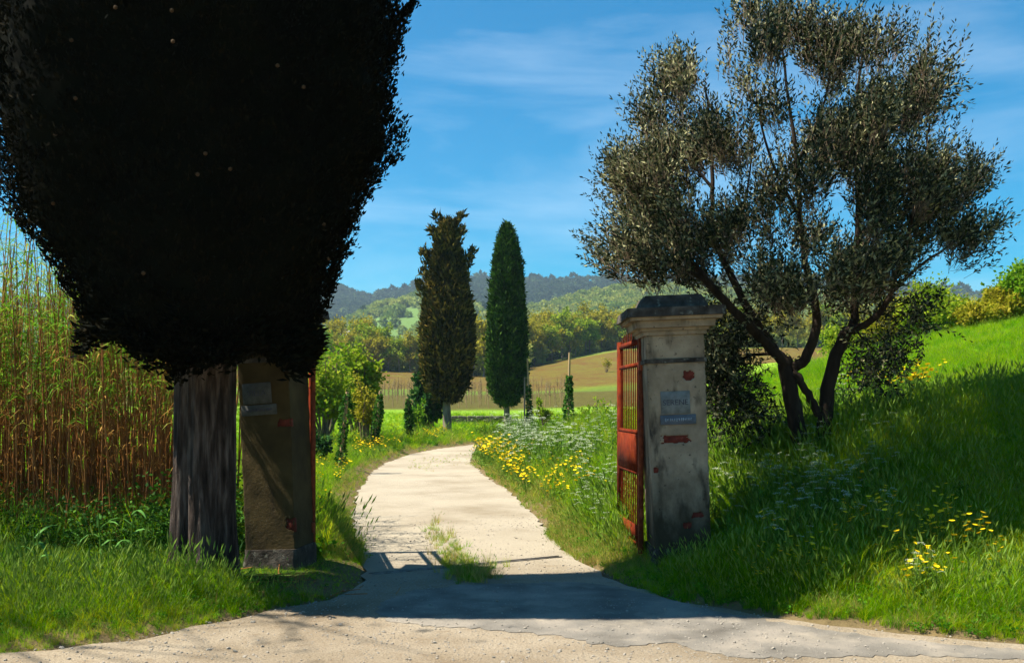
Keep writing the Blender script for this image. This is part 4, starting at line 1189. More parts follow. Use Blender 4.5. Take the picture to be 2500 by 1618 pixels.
    # low hanging foliage left (behind the pillar) and right
    for (x, y, sx, sy, n, dyc) in [(1778, 850, 26, 34, 300, 0.5), (1800, 920, 28, 30, 190, 0.5), (1765, 890, 16, 40, 140, 0.5), (1838, 960, 14, 24, 40, 0.5), (2045, 850, 24, 22, 90, 0.3), (2085, 838, 22, 16, 50, 0.3), (2060, 885, 22, 14, 50, 0.3), (1815, 790, 30, 26, 90, 0.5), (1740, 780, 18, 22, 60, 0.5), (2120, 770, 30, 22, 70, 0.0), (2030, 760, 30, 22, 60, 0.2)]:
        for k in range(n):
            twP.append(pt(rng.normal(x, sx), rng.normal(y, sy), dyc + rng.normal(0, 0.35))); twD.append(norm(np.array([rng.normal(0, 0.6), rng.normal(0, 0.6), rng.normal(-0.35, 0.5)]))); twL.append(rng.uniform(0.2, 0.36))
    twP = np.array(twP); twD = np.array(twD); twL = np.array(twL)
    n = len(twP); m = 13
    s = side_of(twD, rng)
    P, D, L = [], [], []
    for q in range(m):
        f = (q + 0.5) / m
        side = s if q % 4 in (0, 2) else np.cross(twD, s)
        sg = 1 if q % 4 in (0, 1) else -1
        P.append(twP + twD * (twL * f)[:, None]); D.append(norm(twD * 0.75 + side * sg * 0.7 + rng.normal(0, 0.22, (n, 3)))); L.append(rng.uniform(0.055, 0.088, n) * (1 - 0.25 * f))
    P.append(twP + twD * twL[:, None]); D.append(norm(twD + rng.normal(0, 0.1, (n, 3)))); L.append(rng.uniform(0.04, 0.06, n))
    P = np.concatenate(P); D = np.concatenate(D); L = np.concatenate(L)
    V, F = leaves(P, D, side_of(D, rng), L, L * 0.34)
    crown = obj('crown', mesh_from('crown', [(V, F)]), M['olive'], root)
    # twigs as thin three-sided rods
    a = norm(np.cross(twD, s)); w = 0.0028
    e = twP + twD * twL[:, None]; b = twP - twD * 0.10
    ring = [s * w, (-0.5 * s + 0.87 * a) * w, (-0.5 * s - 0.87 * a) * w]
    Vt = np.stack([b + ring[0], b + ring[1], b + ring[2], e], 1).reshape(-1, 3)
    i = np.arange(n)[:, None] * 4
    Ft = np.concatenate([i + np.array([[0, 1, 3]]), i + np.array([[1, 2, 3]]), i + np.array([[2, 0, 3]])])
    obj('twigs', mesh_from('twigs', [(Vt, Ft)]), M['twig'], crown)
    for b_ in br:
        obj('limb', mesh_from('limb', tubes_parts([b_]), True), M['bark_olive'], root)
olive()

# ------------------------------------------------------------------ gate pillars
def text_mesh(body, size, name='lettering'):
    cu = bpy.data.curves.new('t', 'FONT'); cu.body = body; cu.size = size; cu.align_x = 'CENTER'; cu.align_y = 'CENTER'; cu.extrude = 0.0015
    o = bpy.data.objects.new('t', cu); C.objects.link(o)
    bpy.context.view_layer.update()
    me = bpy.data.meshes.new_from_object(o.evaluated_get(bpy.context.evaluated_depsgraph_get()))
    bpy.data.objects.remove(o); bpy.data.curves.remove(cu)
    me.name = name
    return me

def rough_prism(w0, w1, d0, d1, z0, z1, seed, nx=26, nz=40, amp=0.004, pits=(), chip=0.0):
    """four-sided block with a slightly uneven plaster skin; pits are hollows broken into the front face: (x, z, hw, hh, depth)"""
    zs = np.linspace(0, 1, nz)
    V, F = [], []
    off = 0
    faces = [('f', (-1, -1), (1, -1)), ('r', (1, -1), (1, 1)), ('b', (1, 1), (-1, 1)), ('l', (-1, 1), (-1, -1))]
    us = np.linspace(0, 1, nx)
    cols = []
    for (nm, a, b) in faces:
        for u in us[:-1]:
            cols.append((nm, a[0] + (b[0] - a[0]) * u, a[1] + (b[1] - a[1]) * u))
    n = len(cols)
    cx = np.array([c[1] for c in cols]); cy = np.array([c[2] for c in cols])
    r = np.maximum(np.abs(cx), np.abs(cy))
    Z = z0 + (z1 - z0) * zs
    W = (w0 + (w1 - w0) * zs) / 2; Dp = (d0 + (d1 - d0) * zs) / 2
    X = cx[None, :] * W[:, None]; Y = cy[None, :] * Dp[:, None]; ZZ = np.repeat(Z[:, None], n, 1)
    P = np.stack([X, Y, ZZ], -1).reshape(-1, 3)
    nrm = np.stack([np.where(np.abs(cx) > 0.999, np.sign(cx), 0), np.where(np.abs(cy) > 0.999, np.sign(cy), 0), 0 * cx], -1)
    nrm = np.tile(nrm[None], (nz, 1, 1)).reshape(-1, 3)
    dsp = vnoise(P, 9, seed, 3) * amp
    if chip:   # broken arrises
        corner = (np.abs(nrm[:, 0]) > 0.5) & (np.abs(nrm[:, 1]) > 0.5)
        dsp = dsp - np.where(corner, chip * np.maximum(0, vnoise(P, 14, seed + 9, 2) + 0.15), 0)
    P = P + nrm * dsp[:, None]
    for (px, pz, hw, hh, dep) in pits:
        q = np.maximum(np.abs(P[:, 0] - px) / hw, np.abs(P[:, 2] - pz) / hh) + 0.55 * vnoise(P, 38, seed + 2, 2)
        k = (q < 1.0) & (P[:, 1] < 0) & (nrm[:, 1] < -0.5)
        P[k, 1] += dep
    i = np.arange(nz - 1)[:, None]; j = np.arange(n)[None, :]; j2 = (j + 1) % n
    F = np.stack([i * n + j, i * n + j2, (i + 1) * n + j2, (i + 1) * n + j], -1).reshape(-1, 4)
    top = np.concatenate([P[(nz - 1) * n:], [[0, 0, z1]]]); tf = np.stack([np.arange(n), (np.arange(n) + 1) % n, np.full(n, n)], -1)
    bot = np.concatenate([P[:n], [[0, 0, z0]]]); bf = np.stack([(np.arange(n) + 1) % n, np.arange(n), np.full(n, n)], -1)
    return [(P, F, 0), (top, tf, 0), (bot, bf, 0)]

def pillar(label, x, y, rz, lean, mat, mat_cap, bricks, seed, w=0.55):
    root = thing('gate_pillar', label, 'pillar', (x, y, min(hz(x, y), 0.05) - 0.04), 0)
    root.rotation_euler = (0.0, lean, rz)
    def part(nm, parts, m):
        o = obj(nm, mesh_from(nm, parts), m, root); return o
    wt = w * 1.03
    part('plinth', rough_prism(w * 1.10, w * 1.08, w * 1.10, w * 1.08, -0.25, 0.29, seed, 14, 16, 0.01, chip=0.03), mat_cap)
    pits = [(bx, bz, bw / 2 + 0.004, bh / 2 + 0.006, 0.024) for (bx, bz, bw, bh) in bricks]
    part('shaft', rough_prism(w, wt, w, wt, 0.29, 2.085, seed + 1, 56, 170, 0.005, pits, 0.012), mat)
    part('string_course', rough_prism(wt + 0.035, wt + 0.035, wt + 0.035, wt + 0.035, 2.087, 2.127, seed + 2, 30, 5, 0.006, (), 0.02), mat_cap)
    part('frieze', rough_prism(wt, wt, wt, wt, 2.129, 2.355, seed + 3, 40, 26, 0.005, (), 0.012), mat)
    z = 2.357
    for (dz, e) in [(0.040, 0.03), (0.030, 0.055), (0.070, 0.105), (0.032, 0.16)]:
        part('moulding', rough_prism(wt + e * 2 - 0.015, wt + e * 2, wt + e * 2 - 0.015, wt + e * 2, z, z + dz - 0.002, seed + int(z * 100), 30, 5, 0.006, (), 0.02), mat); z += dz
    part('cornice_slab', rough_prism(wt + 0.39, wt + 0.37, wt + 0.39, wt + 0.37, z, z + 0.085, seed + 5, 40, 8, 0.012, (), 0.05), mat_cap); z += 0.087
    part('cap_block', rough_prism(wt + 0.12, wt - 0.02, wt + 0.12, wt - 0.02, z, z + 0.13, seed + 6, 30, 10, 0.016, (), 0.05), mat_cap)
    for (bx, bz, bw, bh) in bricks:
        bw, bh = bw * 1.25 + 0.02, bh * 1.3 + 0.01
        V, F = box(0, 0, -bh / 2, bw, 0.05, bh)
        me = mesh_from('brick', [(V, F)])
        bm = bmesh.new(); bm.from_mesh(me); bmesh.ops.remove_doubles(bm, verts=bm.verts[:], dist=1e-5); bmesh.ops.bevel(bm, geom=bm.edges[:], offset=0.006, segments=1, affect='EDGES'); bm.to_mesh(me); bm.free()
        obj('brick', me, M['brick'], root, (bx, -w / 2 * (1 + 0.03 * (bz / 2.1)) + 0.033, bz))
    return root

# right pillar: front face from photo columns 1653..1755 at the foot
RPY = 9.52
rp_x = ((1653 + 1755) / 2 - PX0) / FPX * RPY
RB = [(0.12, 1.96, 0.085, 0.075), (-0.03, 1.345, 0.235, 0.055), (0.16, 0.60, 0.10, 0.035), (0.05, 0.50, 0.06, 0.05), (-0.235, 1.05, 0.035, 0.04)]
rp = pillar('pale plastered gate pillar with exposed bricks standing below the olive tree', rp_x, RPY + 0.275, 0.0, math.radians(-2.3), M['plaster'], M['plaster_dark'], RB, 300)
LPY = 9.36
lp_x = ((907 + 1003) / 2 - PX0) / FPX * LPY
LB = [(0.19, 1.50, 0.10, 0.055), (0.21, 0.52, 0.06, 0.10)]
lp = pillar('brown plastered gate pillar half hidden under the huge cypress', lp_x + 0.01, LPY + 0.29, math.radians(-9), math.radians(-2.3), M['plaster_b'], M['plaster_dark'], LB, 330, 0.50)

def plaque(parent, x, z, w, h, mat, word, lmat, lsize, strokes=0, tilt=0.0, seed=0, front=-0.29):
    V, F = box(0, 0, -h / 2, w, 0.016, h)
    me = mesh_from('plaque', [(V, F)])
    bm = bmesh.new(); bm.from_mesh(me); bmesh.ops.remove_doubles(bm, verts=bm.verts[:], dist=1e-5); bmesh.ops.bevel(bm, geom=bm.edges[:], offset=0.003, segments=1, affect='EDGES'); bm.to_mesh(me); bm.free()
    o = obj('plaque', me, mat, parent, (x, front, z)); o.rotation_euler = (0, tilt, 0)
    if word:
        t = obj('lettering', text_mesh(word, lsize), lmat, o, (0, -0.0095, 0.0)); t.rotation_euler = (math.pi / 2, 0, 0)
    if strokes:
        r = random.Random(seed); parts = []
        xx = -w * 0.36
        while xx < w * 0.40:
            hh = lsize * r.uniform(0.7, 1.0)
            V, F = box(xx, -0.0095, -hh / 2, r.uniform(0.004, 0.009), 0.002, hh); parts.append((V, F))
            if r.random() < 0.6:
                V, F = box(xx + 0.006, -0.0094, r.choice([-hh / 2, 0, hh / 2 - 0.005]), 0.010, 0.0018, 0.005); parts.append((V, F))
            xx += r.uniform(0.013, 0.021)
        obj('worn_lettering', mesh_from('worn_lettering', parts), lmat, o)
    return o
plaque(rp, -0.02, 1.685, 0.285, 0.22, M['tile_white'], 'SERENE', M['letter_dark'], 0.075, seed=1, front=-0.2835).location.z = 1.70
plaque(rp, 0.0, 1.535, 0.345, 0.095, M['tile_blue'], None, M['letter_light'], 0.032, strokes=1, seed=2, front=-0.286)
plaque(lp, -0.07, 1.79, 0.29, 0.20, M['tile_shaded'], 'VILLA', M['letter_dark'], 0.075, seed=3, tilt=math.radians(-2), front=-0.258)
plaque(lp, -0.055, 1.63, 0.355, 0.10, M['tile_shaded'], None, M['letter_dark'], 0.032, strokes=1, seed=4, tilt=math.radians(-2), front=-0.260)

# ------------------------------------------------------------------ iron gate leaves, both standing open
def gate_leaf(label, hinge, tip, z0, h, lean, mat, seed):
    hx, hy = hinge; tx, ty = tip
    W = math.hypot(tx - hx, ty - hy)
    root = thing('gate_leaf', label, 'gate', (hx, hy, z0))
    root.rotation_euler = (0, lean, math.atan2(ty - hy, tx - hx))
    top = lambda u: h * (0.955 + 0.045 * math.sin(math.pi * min(1, u / W)))
    def bx(nm, x, z, sx, sz, sy=0.03, m=None, y=0):
        V, F = box(x, y, z, sx, sy, sz)
        return obj(nm, mesh_from(nm, [(V, F)]), m or mat, root)
    bx('stile', 0.03, 0, 0.05, h * 0.95, 0.05, M['rust_dark'])
    bx('stile', W - 0.05, 0, 0.10, h * 0.955, 0.05)
    bx('rail', W / 2, 0.06, W - 0.15, 0.05, 0.036)
    bx('rail', W / 2, h * 0.92, W - 0.15, 0.05, 0.036)
    bx('rail', W / 2, h * 0.82, W - 0.15, 0.04, 0.036)
    bx('rail', W / 2, h * 0.34, W - 0.15, 0.04, 0.036)
    bx('rail', W / 2, h * 0.52, W - 0.15, 0.04, 0.036)
    bx('sheet_panel', W / 2, h * 0.357, W - 0.16, h * 0.163, 0.006, None, 0.024)
    bx('kick_panel', W / 2, 0.112, W - 0.16, h * 0.07, 0.006, None, 0.024)
    n = 11
    r = random.Random(seed)
    for k in range(n):
        x = 0.11 + (W - 0.26) * k / (n - 1)
        pts = np.array([(x, 0, 0.03), (x, 0, h * 0.5), (x + r.uniform(-.004, .004), 0, top(x) - 0.05), (x, 0, top(x))])
        obj('bar', mesh_from('bar', tubes_parts([(pts, [0.0065, 0.0065, 0.0065, 0.002], 6)]), True), mat, root)
    for z in (0.35, h * 0.8):
        V, F, T = tube([(-0.02, 0, z), (-0.02, 0, z + 0.10)], 0.022, 8)
        obj('hinge', mesh_from('hinge', [(V, F), (V, T)], True), M['rust_dark'], root)
    return root
gate_leaf('rusty orange iron gate leaf standing open beside the pale pillar', (1.30, 9.86), (1.215, 11.12), 0.19, 2.30, math.radians(0), M['rust'], 1)
gate_leaf('dark rusty gate leaf standing open edge-on beside the brown pillar', (-2.00, 9.86), (-2.285, 11.14), 0.06, 2.20, math.radians(0), M['rust'], 2)

# gate rail / drain across the lane
def drain():
    a = Vector(gp(1132, 1251)); b = Vector(gp(1478, 1219))
    d = b - a; L = d.length
    root = thing('gate_threshold', 'narrow steel threshold rail set across the gravel lane', 'rail', (a.x, a.y, 0.0), math.atan2(d.y, d.x))
    for k, (y, w_) in enumerate([(-0.035, 0.018), (0.035, 0.018)]):
        V, F = box(L / 2, y, -0.02, L, w_, 0.030); obj('rail', mesh_from('rail', [(V, F)]), M['steel'], root)
    bar, F = box(0, 0, -0.018, 0.012, 0.05, 0.022)
    me = mesh_from('crossbar', [(bar, F)])
    for k in range(30):
        obj('crossbar', me, M['steel'], root, (0.06 + (L * 0.45) * k / 29, 0, 0))
drain()

# ------------------------------------------------------------------ posts
def ivy_post(label, px_b, py_b, px_t, py_t, ivy_top, ivy_w, seed, mat='wood_post', r=0.05, Y=None, group=None, n=900):
    p = hit(px_b, py_b, 14); Y = Y or p[1]
    X = (px_b - PX0) / FPX * Y; z = hz(X, Y); k = Y / FPX
    root = thing('ivy_post' if ivy_w else 'vineyard_stake', label, 'post', (X, Y, z - 0.05))
    T = np.array([(px_t - px_b) * k, 0, CAM_H - (py_t - PY0) * k - z])
    obj('post', mesh_from('post', tubes_parts([(np.array([[0, 0, 0], T * 0.5, T]), [r, r * 0.95, r * 0.85], 7)]), True), M[mat], root)
    if ivy_w:
        rng = np.random.default_rng(seed)
        zt = (CAM_H - (ivy_top - PY0) * k - z); u = rng.uniform(0, 1, n)
        a = rng.uniform(0, 6.28, n); rr = ivy_w * k * 0.5 * (0.75 + 0.25 * np.sin(u * 9 + seed)) * np.sqrt(rng.uniform(0.2, 1, n)) * np.clip((1 - u) * 6, 0.45, 1)
        P = np.stack([np.cos(a) * rr + T[0] * u * zt / T[2], np.sin(a) * rr, u * zt], -1)
        D = norm(np.stack([np.cos(a), np.sin(a), -0.4 + 0 * a], -1) + rng.normal(0, 0.5, (n, 3)))
        L = rng.uniform(0.05, 0.12, n) * (Y / 30)
        V, F = leaves(P, D, side_of(D, rng), L, L * 0.8)
        obj('ivy', mesh_from('ivy', [(V, F)]), M['ivy'], root)
ivy_post('ivy-clad leaning post nearest the left gate leaf', 1076, 1060, 1090, 915, 918, 20, 1)
ivy_post('ivy-clad leaning post by the yellow flowers on the left verge', 1139, 1028, 1150, 914, 920, 15, 2)
ivy_post('short twiggy ivy post beside the juniper bush', 1204, 1011, 1200, 925, 930, 12, 3)
ivy_post('tall yellow pole sleeved in ivy at the meadow rim', 1492, 968, 1495, 845, 887, 17, 4, r=0.055, Y=40)
ivy_post('slim pale pole with ivy round its lower half beside the green cypress', 1423, 962, 1418, 856, 905, 9, 5, r=0.05, Y=47, n=600)
ivy_post('thin dark stake beside the green cypress', 1413, 964, 1413, 890, 890, 0, 6, 'bark_far', 0.04, Y=46)

def vineyard():
    V, F, T = tube([(0, 0, -0.1), (0.02, 0, 1.0), (0.0, 0, 1.75)], [0.03, 0.028, 0.024], 5)
    me = mesh_from('vine_stake', [(V, F), (V, T)], True)
    me.materials.append(M['wood_post'])
    rng = np.random.default_rng(15)
    vparts = []
    for q in range(7):
        a = rng.uniform(0, 6.28); b = np.array([0, 0, 0.7 + 0.1 * q])
        vparts.append((np.array([b, b + np.array([math.cos(a) * 0.4, math.sin(a) * 0.12, 0.25])]), [0.02, 0.006], 3))
    vme = mesh_from('vine', tubes_parts(vparts)); vme.materials.append(M['twig'])
    k = 0
    for row in range(8):
        Y = 80 + row * 4.2
        for c in range(20):
            px = 1130 + c * 20 + rng.uniform(-4, 4) + (row % 3) * 6
            if px > 1500: continue
            X = (px - PX0) / FPX * Y
            o = obj('vine_stake', me, None, None, (X, Y + rng.uniform(-0.5, 0.5), hz(X, Y)))
            o.rotation_euler = (rng.normal(0, 0.04), rng.normal(0, 0.04), rng.uniform(0, 6.28))
            s = rng.uniform(0.8, 1.15); o.scale = (s, s, s)
            tag(o, 'wooden vine stake in the far brown vineyard', 'stake', 'stakes of the far vineyard')
            obj('vine', vme, None, o)
vineyard()

def low_wall():
    rng = np.random.default_rng(19)
    root = None
    x0, x1, Y = (1278 - PX0) / FPX * 56, (1385 - PX0) / FPX * 56, 56.0
    zg = hz((x0 + x1) / 2, Y)
    root = thing('stone_wall', 'low dark retaining wall beyond the bend of the lane', 'wall', (x0, Y, zg - 0.1))
    bm = bmesh.new()
    bmesh.ops.create_cube(bm, size=1.0)
    bmesh.ops.bevel(bm, geom=bm.edges[:], offset=0.10, segments=1, affect='EDGES')
    me = bpy.data.meshes.new('stone'); bm.to_mesh(me); bm.free()
    me.materials.append(M['wall_stone'])
    for row in range(3):
        x = 0.0
        while x < x1 - x0:
            w = rng.uniform(0.25, 0.55)
            o = obj('stone', me, None, root, (x + w / 2, rng.normal(0, 0.03), 0.10 + row * 0.19))
            o.scale = (w * 0.97, 0.4, 0.185); o.rotation_euler = (0, rng.normal(0, 0.03), rng.normal(0, 0.05))
            x += w
low_wall()

# ------------------------------------------------------------------ far house and far cypress on the hill
def far_house():
    t = float(AZ(1086)); Y = 560.0
    p = hill_xyz(np.array([t]), np.array([Y]))[0]
    z = CAM_H - (813 - PY0) / FPX * Y
    root = thing('farmhouse', 'small white farmhouse on the hillside above the wood', 'house', (p[0], Y, max(z - 1.5, p[2])), 0.15)
    def b(nm, *a, m, par=None):
        V, F = box(*a); return obj(nm, mesh_from(nm, [(V, F)]), m, par or root)
    b('wall', 0, 0, -6, 6.4, 6, 9.2, m=M['house_wall'])
    V = np.array([[-3.5, -3.3, 3.2], [3.5, -3.3, 3.2], [3.5, 3.3, 3.2], [-3.5, 3.3, 3.2], [-3.5, 0, 4.0], [3.5, 0, 4.0]])
    obj('roof', mesh_from('roof', [(V, np.array([[0, 1, 5, 4], [2, 3, 4, 5], [0, 3, 2, 1]])), (V, np.array([[0, 4, 3], [1, 2, 5]]))]), M['house_roof'], root)
    b('wing', 5.2, 0.3, -6, 4.0, 5, 8.2, m=M['house_wall'])
    V2 = V * np.array([0.62, 0.85, 1]) + np.array([5.3, 0.3, -0.98])
    obj('wing_roof', mesh_from('wing_roof', [(V2, np.array([[0, 1, 5, 4], [2, 3, 4, 5], [0, 3, 2, 1]])), (V2, np.array([[0, 4, 3], [1, 2, 5]]))]), M['house_roof'], root)
    for x in (-2.0, 0.2, 2.2):
        b('window', x, -3.02, 1.1, 0.9, 0.06, 1.3, m=M['glass'])
    for x in (4.4, 6.2):
        b('window', x, -2.22, 0.3, 0.8, 0.06, 1.2, m=M['glass'])
far_house()
def hill_cypress():
    t = float(AZ(1163)); Y = 600.0
    z = hill_xyz(np.array([t]), np.array([Y]))[0][2]
    zt = CAM_H - (811 - PY0) / FPX * Y; zb = max(z, CAM_H - (828 - PY0) / FPX * Y - 2)
    H = zt - zb
    root = thing('cypress_tree', 'tiny lone cypress on the far hillside', 'tree', (t * Y, Y, zb))
    parts, (Hh, HF) = cypress_crown([(H * 0.12, 0.4), (H * 0.25, 1.3), (H * 0.55, 1.25), (H * 0.85, 0.7), (H, 0.05)], 300, 0.8, 0.1, 91, per=4)
    parts.append((Hh, HF, 0))
    obj('crown', mesh_from('crown', parts), M['cyp_far_b'], root)
    V, F, T = tube([(0, 0, -0.5), (0, 0, H * 0.3)], [0.25, 0.2], 6); obj('trunk', mesh_from('trunk', [(V, F)]), M['bark_far'], root)
hill_cypress()

# ------------------------------------------------------------------ reeds
def reed_mesh(seed, h, dead):
    rng = np.random.default_rng(seed)
    bend = rng.normal(0, 0.10, 2) * h * 0.5
    ts = np.linspace(0, 1, 8)
    pts = np.stack([bend[0] * ts ** 2, bend[1] * ts ** 2, h * ts], -1)
    stem = tubes_parts([(pts, np.linspace(0.012, 0.004, 8), 5)])
    def blades(n, u0, u1, Lr, wr, droop, slot):
        u = rng.uniform(u0, u1, n); b = np.stack([bend[0] * u ** 2, bend[1] * u ** 2, h * u], -1)
        a = rng.uniform(0, 6.28, n); out = np.stack([np.cos(a), np.sin(a), 0 * a], -1)
        L = rng.uniform(*Lr, n); W = rng.uniform(*wr, n); dr = rng.uniform(*droop, n)
        side = np.stack([-np.sin(a), np.cos(a), 0 * a], -1)
        side = norm(side + rng.normal(0, 0.35, (n, 3)))
        V = []
        for t, wf in ((0, 0.5), (0.35, 1.0), (0.7, 0.7), (1.0, 0.0)):
            c = b + out * (L * t * 0.75)[:, None] + np.array([0, 0, 1.0]) * (L * (0.75 * t - dr * t * t))[:, None]
            V.append(c - side * (W * wf / 2)[:, None]); V.append(c + side * (W * wf / 2)[:, None])
        V = np.stack(V, 1)
        i = np.arange(n)[:, None] * 8
        F = np.concatenate([i + np.array([[0, 1, 3, 2]]), i + np.array([[2, 3, 5, 4]])]); T = i + np.array([[4, 5, 7]])
        return [(V.reshape(-1, 3), F, slot), (V.reshape(-1, 3), T, slot)]
    lv = blades(20 if not dead else 8, 0.50, 1.0, (0.28, 0.52), (0.010, 0.021), (0.4, 1.3), 0) + blades(12 if not dead else 18, 0.06, 0.70, (0.16, 0.42), (0.006, 0.015), (0.3, 1.5), 1)
    return mesh_from('stem', stem, True), mesh_from('leaves', lv)

def build_reeds():
    rng = np.random.default_rng(23)
    kinds = []
    for k in range(7):
        h = [3.9, 3.5, 4.1, 3.2, 3.7, 2.9, 3.4][k]
        sm, lm = reed_mesh(400 + k, h, k in (1, 3, 5))
        sm.materials.append(M['reed_stem']); lm.materials.append(M['reed_leaf']); lm.materials.append(M['reed_dead'])
        kinds.append((sm, lm))
    labs = {0: 'green leafy giant reed cane standing in the front of the thicket', 1: 'withered brown giant reed cane standing in the front of the thicket'}
    n = 0
    while n < 230:
        x = rng.uniform(-9.6, -2.75); y = 10.35 + rng.uniform(0, 1) ** 1.5 * 1.5 + 0.1 * vnoise(np.array([[x, 0, 0]]), 1.3, 5)[0]
        if x > -3.4 and rng.uniform() < 0.5: continue
        k = int(rng.integers(0, 7)); dead = k in (1, 3, 5)
        root = thing('reed_cane', labs[1 if dead else 0], 'reed', (x, y, hz(x, y) - 0.03), rng.uniform(0, 6.28), 'withered canes in the thicket front' if dead else 'green canes in the thicket front')
        root.rotation_euler = (rng.normal(0, 0.045), rng.normal(0, 0.045), root.rotation_euler[2])
        s = rng.uniform(0.66, 0.98); root.scale = (s, s, s)
        obj('stem', kinds[k][0], None, root); obj('leaves', kinds[k][1], None, root)
        n += 1
    protos = []
    for k in range(7):
        sm, lm = kinds[k]
        V1 = np.array([v.co[:] for v in sm.vertices]); V2 = np.array([v.co[:] for v in lm.vertices])
        o1 = bpy.data.meshes.new('rk')
        fs = [tuple(p.vertices) for p in sm.polygons] + [tuple(i + len(V1) for i in p.vertices) for p in lm.polygons]
        o1.from_pydata(np.concatenate([V1, V2]).tolist(), [], fs)
        o1.polygons.foreach_set('material_index', np.array([0] * len(sm.polygons) + [1 + p.material_index for p in lm.polygons], np.int32))
        for m in (M['reed_stem'], M['reed_leaf'], M['reed_dead']): o1.materials.append(m)
        protos.append(obj('reedkind_%s' % 'abcdefg'[k], o1, None, link=False))
    m = 1500
    x = rng.uniform(-13, -2.9, m); y = rng.uniform(11.2, 15.5, m)
    keep = ~((x > -3.6) & (rng.uniform(0, 1, m) < 0.5)) & (x < -2.95 - (y - 11) * 0.35); x, y = x[keep], y[keep]; m = len(x)
    scatter('reed_thicket', np.stack([x, y, height(x, y)], -1), rng.uniform(0, 6.28, m), rng.normal(0, 0.05, (m, 2)), rng.uniform(0.74, 1.03, m), rng.integers(0, 7, m), protos, 'dense thicket of giant reeds behind the huge cypress', 'reeds')
    # undergrowth at the foot of the reeds
    q = 620
    x = rng.uniform(-10, -2.4, q); y = 10.05 + rng.uniform(0, 1, q) ** 1.4 * 1.4
    nzv = vnoise(np.stack([x, y, 0 * x], -1), 0.9, 14, 2); kp = nzv > -0.02; x, y, nzv = x[kp], y[kp], nzv[kp]; q = len(x)
    us = [weed_clump('under_a', 80, 0.30, 0.036, M['ivy'], 71), weed_clump('under_b', 90, 0.46, 0.030, M['ivy'], 72)]
    s = rng.uniform(0.6, 1.6, q) * (0.8 + 0.9 * nzv)
    scatter('undergrowth', np.stack([x, y, height(x, y)], -1), rng.uniform(0, 6.28, q), rng.normal(0, 0.1, (q, 2)), s, rng.integers(0, 2, q), us, 'dark leafy undergrowth at the foot of the reeds', 'undergrowth')
build_reeds()

# ------------------------------------------------------------------ wild flowers
def flower_protos():
    out = {}
    rng = np.random.default_rng(31)
    # white umbels
    st, hd = [], []
    H = 0.62
    tops = []
    for k in range(4):
        a = k * 1.7 + rng.uniform(0, 0.6); e = np.array([math.cos(a) * 0.10 * (k > 0), math.sin(a) * 0.10 * (k > 0), H * (1 - 0.10 * k)])
        s = np.array([0, 0, H * (0.45 - 0.05 * k)]) if k else np.array([0, 0, -0.05])
        st.append((np.array([s, (s + e) / 2 + rng.normal(0, 0.01, 3), e]), [0.005, 0.004, 0.003], 4)); tops.append(e)
    for e in tops:
        n = 46
        r = 0.040 * np.sqrt(rng.uniform(0, 1, n)); a = rng.uniform(0, 6.28, n)
        P = e + np.stack([np.cos(a) * r, np.sin(a) * r, 0.012 - r * 0.25 + rng.normal(0, 0.004, n)], -1)
        D = norm(np.stack([np.cos(a), np.sin(a), 0.2 + 0 * a], -1))
        hd.append((*leaves(P, D, norm(np.cross(D, np.array([0, 0, 1.0]) + rng.normal(0, 0.25, (n, 3)))), np.full(n, 0.011), np.full(n, 0.010)), 0))
    lf = []
    n = 50
    P = np.stack([rng.normal(0, 0.07, n), rng.normal(0, 0.07, n), rng.uniform(0.0, H * 0.6, n)], -1); D = norm(rand_dirs(n, rng) + np.array([0, 0, 0.4]))
    lf.append((*leaves(P, D, side_of(D, rng), rng.uniform(0.05, 0.12, n), rng.uniform(0.01, 0.025, n)), 0))
    out['white'] = (mesh_from('stem', tubes_parts(st) + lf), mesh_from('flower_head', hd))
    # yellow
    st, hd = [], []
    H = 0.52
    for k in range(5):
        a = k * 1.3 + rng.uniform(0, 0.5); e = np.array([math.cos(a) * 0.09, math.sin(a) * 0.09, H * (1 - 0.09 * k)])
        s = np.array([0, 0, -0.05 if k == 0 else H * 0.3])
        st.append((np.array([s, (s + e) / 2 + rng.normal(0, 0.01, 3), e]), [0.005, 0.004, 0.003], 4))
        n = 12
        a2 = np.linspace(0, 6.28, n, endpoint=False); tl = norm(np.array([rng.normal(0, 0.3), rng.normal(0, 0.3) - 0.2, 1])); u = norm(np.cross(tl, [1, 0, 0.1])); w = np.cross(tl, u)
        D = norm(u * np.cos(a2)[:, None] + w * np.sin(a2)[:, None] + tl * 0.35)
        hd.append((*leaves(np.tile(e, (n, 1)), D, norm(np.cross(D, tl)), np.full(n, 0.034), np.full(n, 0.018)), 0))
    n = 30
    P = np.stack([rng.normal(0, 0.05, n), rng.normal(0, 0.05, n), rng.uniform(0.0, H * 0.6, n)], -1); D = norm(rand_dirs(n, rng) + np.array([0, 0, 0.4]))
    out['yellow'] = (mesh_from('stem', tubes_parts(st) + [(*leaves(P, D, side_of(D, rng), rng.uniform(0.05, 0.11, n), rng.uniform(0.01, 0.025, n)), 0)]), mesh_from('flower_head', hd))
    return out
FP = flower_protos()
for k in ('white', 'yellow'):
    FP[k][0].materials.append(M['stem_g']); FP[k][1].materials.append(M['petal_w' if k == 'white' else 'petal_y'])
def flower(kind, x, y, s, label, group, rng):
    root = thing('white_wildflower' if kind == 'white' else 'yellow_wildflower', label, 'flower', (x, y, hz(x, y) - 0.02), rng.uniform(0, 6.28), group)
    root.scale = (s, s, s); root.rotation_euler = (rng.normal(0, 0.12), rng.normal(0, 0.12), root.rotation_euler[2])
    obj('stem', FP[kind][0], None, root); tag(obj('flower_head', FP[kind][1], None, root), kind='stuff')
